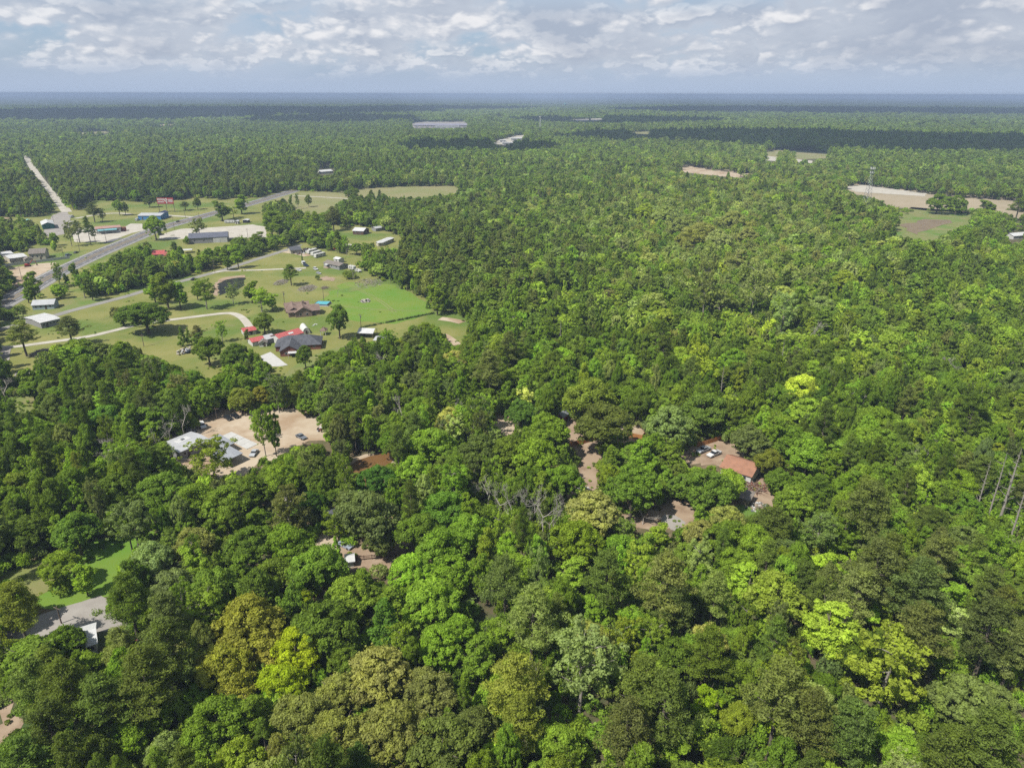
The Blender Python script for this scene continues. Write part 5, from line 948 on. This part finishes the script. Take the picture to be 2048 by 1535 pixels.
# ---- utility poles
def pole(x, y, ytop, label, trans=False, lean=0.0, light=False):
    g = at(x, y); hh = 9.0
    for _ in range(4):
        py = proj([(g[0], g[1], hh)])[1][0]; hh *= (y - ytop) / max(y - py, .5)
    hh = min(max(hh, 5), 14); o = empty('utility_pole', tuple(g), rt_.uniform(-.4, .4), label, 'utility pole', 'wooden utility poles'); MB().tube([(0, 0, -.3), (lean, 0, hh)], [.17, .11]).build('pole', M_POST, o)
    MB().box(lean - 1.2, lean + 1.2, -.07, .07, hh - .75, hh - .6).build('crossarm', M_POST, o)
    if trans: MB().tube([(lean + .35, 0, hh - 2.2), (lean + .35, 0, hh - 1.2)], [.24, .24]).build('transformer', M_STEEL, o)
for q in [(45, 562, 532, 'thin pole standing in the sandy ground'), (128, 516, 495, 'pole at the right end of the white boundary wall'), (213, 484, 459, 'pole in front of the turquoise canopied store'), (110, 455, 431, 'pole at the corner of the teal fronted workshop'), (288, 693, 668, 'lone brown pole below the broad dark oak'), (569, 606, 582, 'pole behind the left end of the brown roofed house', True), (648, 604, 573, 'pole just behind the blue pool'), (722, 654, 627, 'pole at the near corner of the round meadow', True), (349, 459, 434, 'pole beside the highway below the billboard'), (371, 436, 415, 'pole with pale lamp right of the billboard'), (497, 483, 457, 'pole on the lawn right of the grey metal building'), (430, 546, 520, 'pole where the track leaves the county road'), (123, 1246, 1216, 'dark pole on the pale gravel lane'), (434, 838, 828, 'short dark post on the red clay bank'), (160, 504, 478, 'pole beside the highway right of the parked cars'), (333, 468, 449, 'pole at the entrance to the pale gravel lot'), (400, 446, 425, 'pole beside the highway beyond the gravel lot')]: pole(*q)
# ---- vehicles
def vehicle(name, label, cat, R0, F0, col, kind='sedan', group=None):
    """R0, F0: photograph pixels of the rear and the front"""
    a, b = at(*R0), at(*F0); rz = math.atan2(b[1] - a[1], b[0] - a[0]); c = (a + b) / 2; o = empty(name, tuple(c), rz, label, cat, group)
    L, W, z0 = {'sedan': (4.8, 1.85, .28), 'suv': (4.9, 1.95, .35), 'pickup': (5.8, 2.0, .42), 'van': (5.6, 2.1, .35)}[kind]; f = L / 2; m = paint(name + '_paint', col, .3, .95)
    top = {'sedan': .95, 'suv': 1.1, 'pickup': 1.12, 'van': 1.2}[kind]; roofz = {'sedan': 1.45, 'suv': 1.75, 'pickup': 1.85, 'van': 2.3}[kind]
    low = MB().prism([(-f, z0), (f - .1, z0), (f, z0 + .25), (f - .05, top - .22), (f * .45, top), (-f * .96, top), (-f, top - .1)], -W / 2, W / 2, 'y'); 
    if kind == 'pickup':
        low = MB().prism([(-f * .30, z0), (f - .1, z0), (f, z0 + .25), (f - .05, top - .2), (f * .45, top), (-f * .30, top)], -W / 2, W / 2, 'y')
        for y0, y1 in ((-W / 2, -W / 2 + .1), (W / 2 - .1, W / 2)): low.box(-f, -f * .30, y0, y1, z0, top)
        low.box(-f, -f + .1, -W / 2 + .1, W / 2 - .1, z0, top)
    low.build('body', m, o)
    if kind == 'pickup': MB().box(-f + .1, -f * .30, -W / 2 + .1, W / 2 - .1, z0 + .1, z0 + .25).build('bed', M_DARK, o)
    c0, c1, t0, t1 = {'sedan': (-.72, .30, -.45, .08), 'suv': (-.97, .36, -.9, .12), 'pickup': (-.28, .36, -.22, .14), 'van': (-.98, .72, -.95, .5)}[kind]; i = .16
    P = [(c0 * f, -W / 2 + .04, top), (c1 * f, -W / 2 + .04, top), (c1 * f, W / 2 - .04, top), (c0 * f, W / 2 - .04, top), (t0 * f, -W / 2 + i + .05, roofz - .1), (t1 * f, -W / 2 + i + .05, roofz - .1), (t1 * f, W / 2 - i - .05, roofz - .1), (t0 * f, W / 2 - i - .05, roofz - .1)]
    MB().add(P, [(3, 2, 1, 0), (4, 5, 6, 7), (0, 1, 5, 4), (1, 2, 6, 5), (2, 3, 7, 6), (3, 0, 4, 7)]).build('windows', M_GLASS, o)
    MB().box(t0 * f - .03, t1 * f + .03, -W / 2 + i, W / 2 - i, roofz - .1, roofz).build('roof', m, o)
    if kind == 'van': MB().box(-f * .96, f * .2, -W / 2 + .01, W / 2 - .01, top + .02, roofz - .12).build('side_panel', m, o)
    for x in (-.62 * f, .62 * f):
        for y in (-W / 2 + .08, W / 2 - .08): MB().tube([(x, y - .13, .34), (x, y + .13, .34)], [.34, .34], 12).build('wheel', M_TYRE, o)
    for y in (-W / 2 + .3, W / 2 - .3): MB().box(f - .06, f + .01, y - .17, y + .17, z0 + .3, z0 + .45).build('headlight', M_TRIM, o)
WH = (.78, .78, .78); SV = (.52, .54, .57); BK = (.025, .027, .03)
for q in [('pickup_truck', 'silver pickup truck parked nearer the orange fence', 'pickup truck', (1420, 897), (1393, 908), SV, 'pickup', 'pickups in the yard'), ('pickup_truck', 'white pickup truck parked beside the rust roofed house', 'pickup truck', (1443, 904), (1412, 917), WH, 'pickup', 'pickups in the yard'),
          ('parked_car', 'left one of two black cars on the sandy lot', 'car', (449, 833), (464, 842), BK, 'sedan'), ('parked_car', 'right one of two black cars on the sandy lot', 'car', (463, 829), (479, 838), BK, 'sedan'), ('parked_van', 'white van beside the clay bank on the sandy lot', 'van', (401, 848), (410, 860), WH, 'suv'), ('parked_car', 'white car half hidden by the two tall trees on the sandy lot', 'car', (524, 843), (545, 847), WH, 'suv'),
          ('parked_car', 'grey car at the corner of the concrete pad', 'car', (512, 903), (504, 914), SV, 'sedan'), ('parked_car', 'grey car behind the bushes on the sandy lot', 'car', (596, 872), (610, 879), (.2, .22, .25), 'sedan'), ('moving_car', 'dark car driving on the highway below the billboard', 'car', (352, 445), (361, 442.5), BK, 'sedan'), ('parked_car', 'dark car parked beside the roadside oak', 'car', (318, 471), (327, 469.5), BK, 'suv'),
          ('parked_van', 'white topped dark vehicle by the highway left of the dark car', 'van', (131, 513), (143, 510), (.15, .2, .27), 'suv'), ('parked_car', 'dark car by the highway right of the white topped vehicle', 'car', (147, 508), (158, 504), BK, 'sedan'), ('parked_car', 'silver car in front of the long shed at the left edge', 'car', (2, 524), (14, 521), SV, 'sedan'), ('parked_truck', 'white truck on the lawn left of the grey mobile home', 'truck', (604, 526), (612, 532), WH, 'van'), ('parked_car', 'dark blue car beside the white truck on the lawn', 'car', (607, 531), (618, 534), (.03, .06, .12), 'suv'),
          ('parked_car', 'white car on the farm track end', 'car', (594, 540), (602, 543), WH, 'sedan'), ('parked_car', 'white car on the lawn below the grey mobile home', 'car', (626, 537), (637, 542), WH, 'suv'), ('parked_car', 'smaller pale car just below the white car on the lawn', 'car', (634, 546), (641, 549), SV, 'sedan'), ('parked_car', 'dark car on the grey lane at the wood edge', 'car', (99, 741), (108, 739), (.04, .05, .09), 'sedan'), ('parked_car', 'dark car at the bend of the county road by the trees', 'car', (384, 561), (393, 558), BK, 'sedan'),
          ('parked_car', 'small dark car among the debris by the conical trees', 'car', (376, 706), (388, 703), (.05, .06, .08), 'sedan'), ('parked_car', 'pale blue car under the grey green oaks', 'car', (686, 1090), (697, 1095), (.4, .45, .55), 'sedan'), ('parked_car', 'red car glimpsed right of the grey green oaks', 'car', (783, 1071), (792, 1066), (.5, .03, .03), 'sedan'), ('parked_truck', 'white box truck behind the parked campers', 'truck', (592, 505), (600, 503), WH, 'van'), ('parked_truck', 'red truck in the yard behind the campers', 'truck', (658, 500), (670, 499), (.45, .05, .05), 'suv'), ('parked_van', 'white van on the gravel lot by the gravel road', 'van', (140, 436), (148, 434), WH, 'van'), ('parked_van', 'white van on the lawn at the left of the blue store', 'van', (272, 442), (277, 440), WH, 'van')]: vehicle(*q)
def camper(label, R0, F0, h=2.9, group=None, W=2.5, name='camper_trailer', cat='camper'):
    a, b = at(*R0), at(*F0); L = math.hypot(*(b - a)[:2]); o = empty(name, tuple(a), math.atan2(b[1] - a[1], b[0] - a[0]), label, cat, group); L = min(max(L, 5), 11)
    MB().prism([(0, .5), (L - .9, .5), (L, 1.2), (L - .2, h - .5), (L - .7, h), (.15, h), (0, h - .2)], -W / 2, W / 2, 'y').build('body', M_WHITE, o)
    for x in (1.2, L * .5, L - 2.2): MB().box(x, x + .9, -W / 2 - .03, -W / 2 + .02, 1.5, 2.2).build('window', M_GLASS, o)
    MB().box(L * .5 + 1.1, L * .5 + 1.8, -W / 2 - .04, -W / 2 + .02, .6, 2.4).build('door', M_TRIM, o); MB().box(.3, L - 1, -W / 2 - .02, -W / 2 + .01, 1.05, 1.2).build('stripe', M_GREYW, o); MB().box(L * .3, L * .3 + .7, -.35, .35, h, h + .25).build('roof_vent', M_TRIM, o)
    for x in (L * .42, L * .42 + .8):
        for y in (-W / 2 + .12, W / 2 - .12): MB().tube([(x, y - .12, .34), (x, y + .12, .34)], [.34, .34], 10).build('wheel', M_TYRE, o)
    MB().prism([(L - .4, .5), (L + 1.1, .5), (L + 1.1, .6), (L - .4, .6)], -.1, .1, 'y').build('hitch', M_STEEL, o)
G = 'white campers in a row'
camper('farthest of three white campers in a row behind the mobile home', (616, 508), (634, 503), group=G); camper('middle one of three white campers in a row', (624, 512), (642, 507), group=G); camper('nearest of three white campers in a row behind the mobile home', (630, 516), (650, 511), group=G)
camper('white camper standing at the meadow edge beside the fallen tree', (699, 538), (710, 540)); camper('small white boat shaped trailer right of the meadow edge camper', (712, 542), (721, 545), 1.9, W=1.9); camper('white camper with raised front in the junk yard', (706, 502), (721, 500)); camper('white box trailer on the gravel lot by the gravel road', (141, 449), (158, 447), 2.8); camper('long grey trailer beyond the gravel lot', (450, 446), (470, 446), 2.6)
# ---- excavator
g = at(56, 533); o = empty('excavator', tuple(g), .5, 'rusty red excavator on the sandy ground', 'excavator')
for y in (-1.2, .7): MB().prism([(-1.8, .1), (1.8, .1), (2.1, .5), (1.8, .9), (-1.8, .9), (-2.1, .5)], y, y + .5, 'y').build('track', M_DARK, o)
MB().box(-1.8, 1.3, -1.2, 1.2, 1.0, 2.0).build('body', M_REDP, o); MB().box(.2, 1.4, -1.2, -.1, 2.0, 3.0).build('cab', M_GLASS, o); MB().tube([(1.2, .3, 1.8), (3.3, .3, 4.2), (5.2, .3, 3.2)], [.25, .22, .18], 6).build('boom', M_REDP, o); MB().tube([(5.2, .3, 3.2), (5.6, .3, 1.2)], [.16, .13], 6).build('arm', M_REDP, o); MB().box(5.2, 6.1, -.2, .8, .5, 1.2).build('bucket', M_DARK, o)
# ---- lattice mast
g = at(1729, 427); Hm = 47.0; o = empty('lattice_mast', tuple(g), .3, 'tall steel lattice mast with white antennas above the woods', 'mast'); wt = lambda z: 3.1 * (1 - z / Hm) + .55
for sx, sy in ((-1, -1), (1, -1), (1, 1), (-1, 1)): MB().tube([(sx * wt(0), sy * wt(0), -.3), (sx * wt(Hm), sy * wt(Hm), Hm)], [.16, .09], 6).build('leg', M_STEEL, o)
mb = MB(); z = 0.0
while z < Hm - 1.5:
    z2 = min(z + wt(z) * 1.5 + .6, Hm); q0, q1 = wt(z), wt(z2)
    for (ax, ay), (bx, by) in (((-1, -1), (1, -1)), ((1, -1), (1, 1)), ((1, 1), (-1, 1)), ((-1, 1), (-1, -1))):
        mb.tube([(ax * q0, ay * q0, z), (bx * q1, by * q1, z2)], [.07, .07], 4); mb.tube([(bx * q0, by * q0, z), (ax * q1, ay * q1, z2)], [.07, .07], 4); mb.tube([(ax * q1, ay * q1, z2), (bx * q1, by * q1, z2)], [.06, .06], 4)
    z = z2
b_ = mb.build('bracing', M_STEEL, o); b_['kind'] = 'stuff'
for zc, rr_, nn_, hh_ in ((45.6, 2.1, 9, 2.2), (41.5, 1.7, 6, 1.8)):
    MB().tube([(0, 0, zc - 1.2), (0, 0, zc - 1.05)], [rr_, rr_], 9).build('platform', M_STEEL, o)
    for k in range(nn_):
        a_ = k * 2 * math.pi / nn_; e = MB().box(-.25, .25, -.1, .1, -hh_ / 2, hh_ / 2).build('antenna', M_TRIM, o); e.location = (math.cos(a_) * (rr_ + .2), math.sin(a_) * (rr_ + .2), zc); e.rotation_euler.z = a_ + math.pi / 2
# ---- heaps, bank, pit
def heap(name, label, cat, x, y, rx, ry, h, n, mats, seed, stick=True, sz=1.0):
    rg = np.random.RandomState(seed); g = at(x, y); mb = MB()
    for k in range(n):
        a_ = rg.rand() * 6.28; r_ = rg.rand() ** .6; cx_, cy_ = math.cos(a_) * rx * r_, math.sin(a_) * ry * r_; zt = h * (1 - r_ ** 1.5) * rg.uniform(.5, 1)
        if stick: d = unit(rg.normal(size=3) * np.array([1, 1, .35])) * rg.uniform(.5, 1.6) * sz; mb.tube([(cx_ - d[0], cy_ - d[1], max(zt - d[2], .03)), (cx_, cy_, zt + .15), (cx_ + d[0], cy_ + d[1], max(zt + d[2], .03))], [.07 * sz, .06 * sz, .02], 4, m=k % len(mats))
        else: w_ = rg.uniform(.2, .9, 3) * sz; mb.box(cx_ - w_[0], cx_ + w_[0], cy_ - w_[1], cy_ + w_[1], 0, max(zt, .15) + w_[2] * .5, m=k % len(mats))
    b = mb.build(name, mats, None); b.location = tuple(g); tag(b, label, cat)
heap('brush_pile', 'wide heap of grey dead branches on the meadow', 'brush pile', 615, 577, 5.5, 9, 1.2, 420, [M_BRUSH, M_DEAD], 1); heap('brush_pile', 'grey heap of branches right of the small pond', 'brush pile', 562, 565, 4, 8, 1.5, 300, [M_BRUSH, M_DEAD], 2); heap('brush_pile', 'small heap of sticks behind the pole on the meadow', 'brush pile', 650, 576, 2.4, 3, 1.0, 120, [M_BRUSH], 3)
heap('brush_pile', 'fallen tree debris along the meadow edge below the camper', 'brush pile', 738, 566, 9, 13, 1.0, 330, [M_BRUSH, M_DEAD, M_PALEBARK], 4); heap('brush_pile', 'grey branch heap beside the dull pine at the left', 'brush pile', 84, 706, 4.5, 6, 1.6, 300, [M_BRUSH, M_DEAD], 5)
heap('rubble_pit', 'low pale rubble heap in the round meadow', 'rubble', 731, 602, 3.6, 4, .7, 60, [M_GRAVEL, M_DARK, M_PALEBARK], 6, False, .7); heap('scrap_heap', 'scrap heap beside the tan roofed shed', 'scrap heap', 1515, 1014, 4, 3.0, 1.0, 90, [M_STEEL, M_DARK, M_TAN, M_TRIM, M_BRUSH], 7, False, .45); heap('scrap_heap', 'white and rusty junk heap on the sandy lot edge', 'scrap heap', 646, 858, 2.4, 3, 1.1, 40, [M_TRIM, M_BRICK, M_DARK], 8, False, .5)
heap('scrap_heap', 'junk heap left of the white van on the sandy lot', 'scrap heap', 386, 860, 1.8, 3, 1.0, 36, [M_TRIM, M_STEEL, M_BRUSH], 9, False, .5); heap('scrap_heap', 'wide litter of junk in front of the long white mobile home', 'scrap heap', 772, 506, 8, 14, 1.2, 90, [M_TRIM, M_BRICK, M_DARK, M_STEEL, M_BLUEW], 10, False, .8); heap('scrap_heap', 'pale junk under the conical trees on the lawn', 'scrap heap', 372, 702, 4, 6, 1.1, 60, [M_TRIM, M_TAN, M_DARK, M_GRAVEL], 11, False, .6)
heap('scrap_heap', 'dark machinery and scrap beside the dark weathered roof', 'scrap heap', 610, 503, 6, 14, 2.2, 80, [M_DARK, M_STEEL, M_DKWOOD, M_TRIM], 12, False, .8); heap('scrap_heap', 'blue and white junk right of the long mobile home', 'scrap heap', 815, 492, 8, 10, 1.2, 50, [M_TRIM, M_BLUEW, M_STEEL], 13, False, .8); heap('log_pile', 'brown logs and soil below the rust roofed house', 'log pile', 1508, 975, 4, 4, .9, 120, [M_DKWOOD, M_BRUSH, M_BRICK], 14, True, 1.4)
heap('white_tarp', 'crumpled white tarp between the driveway trees', 'tarp', 1166, 977, 2.2, 1.5, .5, 16, [M_TRIM], 15, False, .6); heap('lawn_furniture', 'white lawn furniture between the brown roofed house and gazebo', 'furniture', 629, 650, 1.6, 2.5, .5, 8, [M_TRIM], 16, False, .45); heap('brick_heap', 'red brick coloured junk under the pines near the white house', 'scrap heap', 300, 1262, 3, 4, 1.2, 50, [M_BRICK, M_REDP], 17, False, .6)
# ---- far away
def box_building(name, label, x0, x1, y, W, h, wm, rm, bays=6):
    a, b = at(x0, y), at(x1, y); L = math.dist(a, b); o = empty(name, tuple(a), math.atan2(b[1] - a[1], b[0] - a[0]), label, 'building'); MB().box(0, L, 0, W, -.5, h).build('wall', wm, o); MB().box(-1, L + 1, -1, W + 1, h, h + .6).build('roof', rm, o)
    for k in range(bays): MB().box(L * (k + .25) / bays, L * (k + .75) / bays, -.5, -.02, 0, h * .6).build('dock_door', M_GREYW, o)
    return o
M_LILAC = material('lilac_grey_roof', (.40, .38, .46), .6, (.30, .29, .36), .02); M_WALLF = paint('pale_factory_wall', (.62, .58, .54), .8, .8, .02)
box_building('factory', 'wide low white factory far out in the woods', 828, 934, 256, 150, 9, M_WALLF, M_LILAC, 10); box_building('warehouse', 'pale warehouse in front of the left end of the factory', 870, 918, 258, 40, 8, M_TRIM, M_RWHITE, 4)
for i, (x0, x1, y, W, h, lb) in enumerate([(1000, 1012, 285, 25, 5, 'white building at the left of the far town lot'), (1022, 1050, 282, 30, 6, 'long white building on the far town lot'), (1005, 1030, 290, 20, 5, 'low pale building at the near edge of the far town lot'), (1100, 1112, 268, 40, 7, 'white far building right of the water tower'), (1116, 1130, 269, 30, 7, 'second white far building near the two masts'), (984, 1006, 252, 60, 7, 'pinkish far building right of the factory'), (1088, 1100, 248, 60, 8, 'white far building up among hazy trees'), (960, 1000, 215, 150, 14, 'left far pale buildings strip near the horizon'), (1005, 1040, 213.5, 200, 16, 'right far pale buildings strip near the horizon'), (336, 352, 233, 60, 9, 'small far white building at the left'), (364, 370, 236, 40, 9, 'tiny far white building right of another'), (330, 338, 215.5, 120, 14, 'tiny far white building near the horizon at the left'), (578, 584, 252, 30, 8, 'tiny far white house left of the factory'), (866, 872, 299, 20, 6, 'small white house near the dark wood'), (1316, 1324, 221, 100, 12, 'tiny far white building at the right')]):
    box_building('far_building', lb, x0, x1, y, W, h, M_TRIM if i != 5 else M_CREAM, M_RWHITE, 2)
def mast(x, yb, yt, lb):
    g = at(x, yb); hh = 40.
    for _ in range(4): hh *= (yb - yt) / max(yb - proj([(g[0], g[1], hh)])[1][0], .2)
    hh = min(hh, 110); o = empty('radio_mast', tuple(g), 0, lb, 'mast'); MB().tube([(0, 0, 0), (0, 0, hh)], [1.4, 1.0], 6).build('pole', M_TRIM, o); MB().tube([(0, 0, hh), (0, 0, hh + 3)], [2.6, 2.6], 8).build('antenna', M_TRIM, o)
mast(1041, 222, 205, 'left one of two thin white far masts'); mast(1063, 222, 205, 'right one of two thin white far masts'); mast(1080, 268, 235, 'white far mast above the town lot')
g = at(1130, 218); o = empty('water_tower', tuple(g), 0, 'pale blue far water tower above the hazy woods', 'water tower'); MB().tube([(0, 0, 0), (0, 0, 34)], [3, 2.5], 10).build('stem', M_TURQ, o); MB().tube([(0, 0, 33), (0, 0, 37), (0, 0, 42), (0, 0, 46)], [3, 11, 11, 4], 16).build('tank', M_TURQ, o)
# ---- cumulus clouds whose shadows lie on the far woods
M_CLOUD = material('cloud_white', (.88, .88, .9), 1.0)
CLP = ['the far woods at the left edge', 'the woods left of the factory', 'the woods just left of the factory', 'the factory', 'the dark wood before the far town', 'the far field and its road', 'the woods behind the scrub field', 'the woods right of the far town', 'the horizon woods at the right']
for i, (x, y, wx, wy) in enumerate([(130, 236, 2300, 1500), (430, 226, 2600, 2000), (670, 244, 640, 900), (880, 220, 1400, 1500), (960, 302, 300, 300), (1500, 280, 1100, 560), (1880, 292, 1000, 620), (1250, 246, 900, 700), (1700, 224, 3400, 2200)]):
    g = at(x, y); rg = np.random.RandomState(40 + i); cz = 1150.0; off = -sd / abs(sd[2]) * cz; Vs = []; Fs = []
    for k in range(110):
        a_ = rg.rand() * 6.28; r_ = rg.rand() ** .55; px_, py_ = math.cos(a_) * r_ * wx * .42, math.sin(a_) * r_ * wy * .42; s_ = min(wx, wy) * rg.uniform(.17, .32) * (1.25 - r_ * .6); nu, nv = 14, 8
        A_, B_ = np.meshgrid(np.linspace(0, 2 * math.pi, nu, endpoint=False), np.linspace(-.5, math.pi / 2, nv)); jr = 1 + rg.normal(size=A_.shape) * .05
        v_ = np.stack([px_ + np.cos(A_) * np.cos(B_) * s_ * jr, py_ + np.sin(A_) * np.cos(B_) * s_ * jr, np.maximum(np.sin(B_), -.12) * s_ * .75 * jr], -1).reshape(-1, 3)
        idx = np.arange(nu * nv).reshape(nv, nu); f_ = np.stack([idx[:-1], np.roll(idx[:-1], -1, 1), np.roll(idx[1:], -1, 1), idx[1:]], -1).reshape(-1, 4); Vs.append((v_, f_))
    V_, F_ = joinvf(Vs); cm_ = npmesh('cloud', V_, F_, [M_CLOUD]); cm_.polygons.foreach_set('use_smooth', [True] * len(cm_.polygons)); c = link(bpy.data.objects.new('cloud', cm_)); c.location = (g[0] + off[0], g[1] + off[1], cz)
    tag(c, 'white flat based cumulus over ' + CLP[i], 'cloud', 'cumulus clouds high over the woods')
# ================================================================ haze
hm = material('haze_air', (1, 1, 1)); t = hm.node_tree; t.nodes.clear()
pv = t.nodes.new('ShaderNodeVolumePrincipled'); pv.inputs['Color'].default_value = (0.40, 0.51, 0.71, 1); pv.inputs['Density'].default_value = 1.4e-4; pv.inputs['Anisotropy'].default_value = 0.0
oo = t.nodes.new('ShaderNodeOutputMaterial'); t.links.new(pv.outputs[0], oo.inputs['Volume'])
hb = bpy.data.meshes.new('haze'); e = 33500.0
hb.from_pydata([(x, y, z) for x in (-e, e) for y in (-e, e) for z in (-1.2, H + 6)], [], [(0, 1, 3, 2), (4, 6, 7, 5), (0, 4, 5, 1), (2, 3, 7, 6), (0, 2, 6, 4), (1, 5, 7, 3)]); hb.materials.append(hm)
tag(link(bpy.data.objects.new('haze', hb)), kind='stuff')
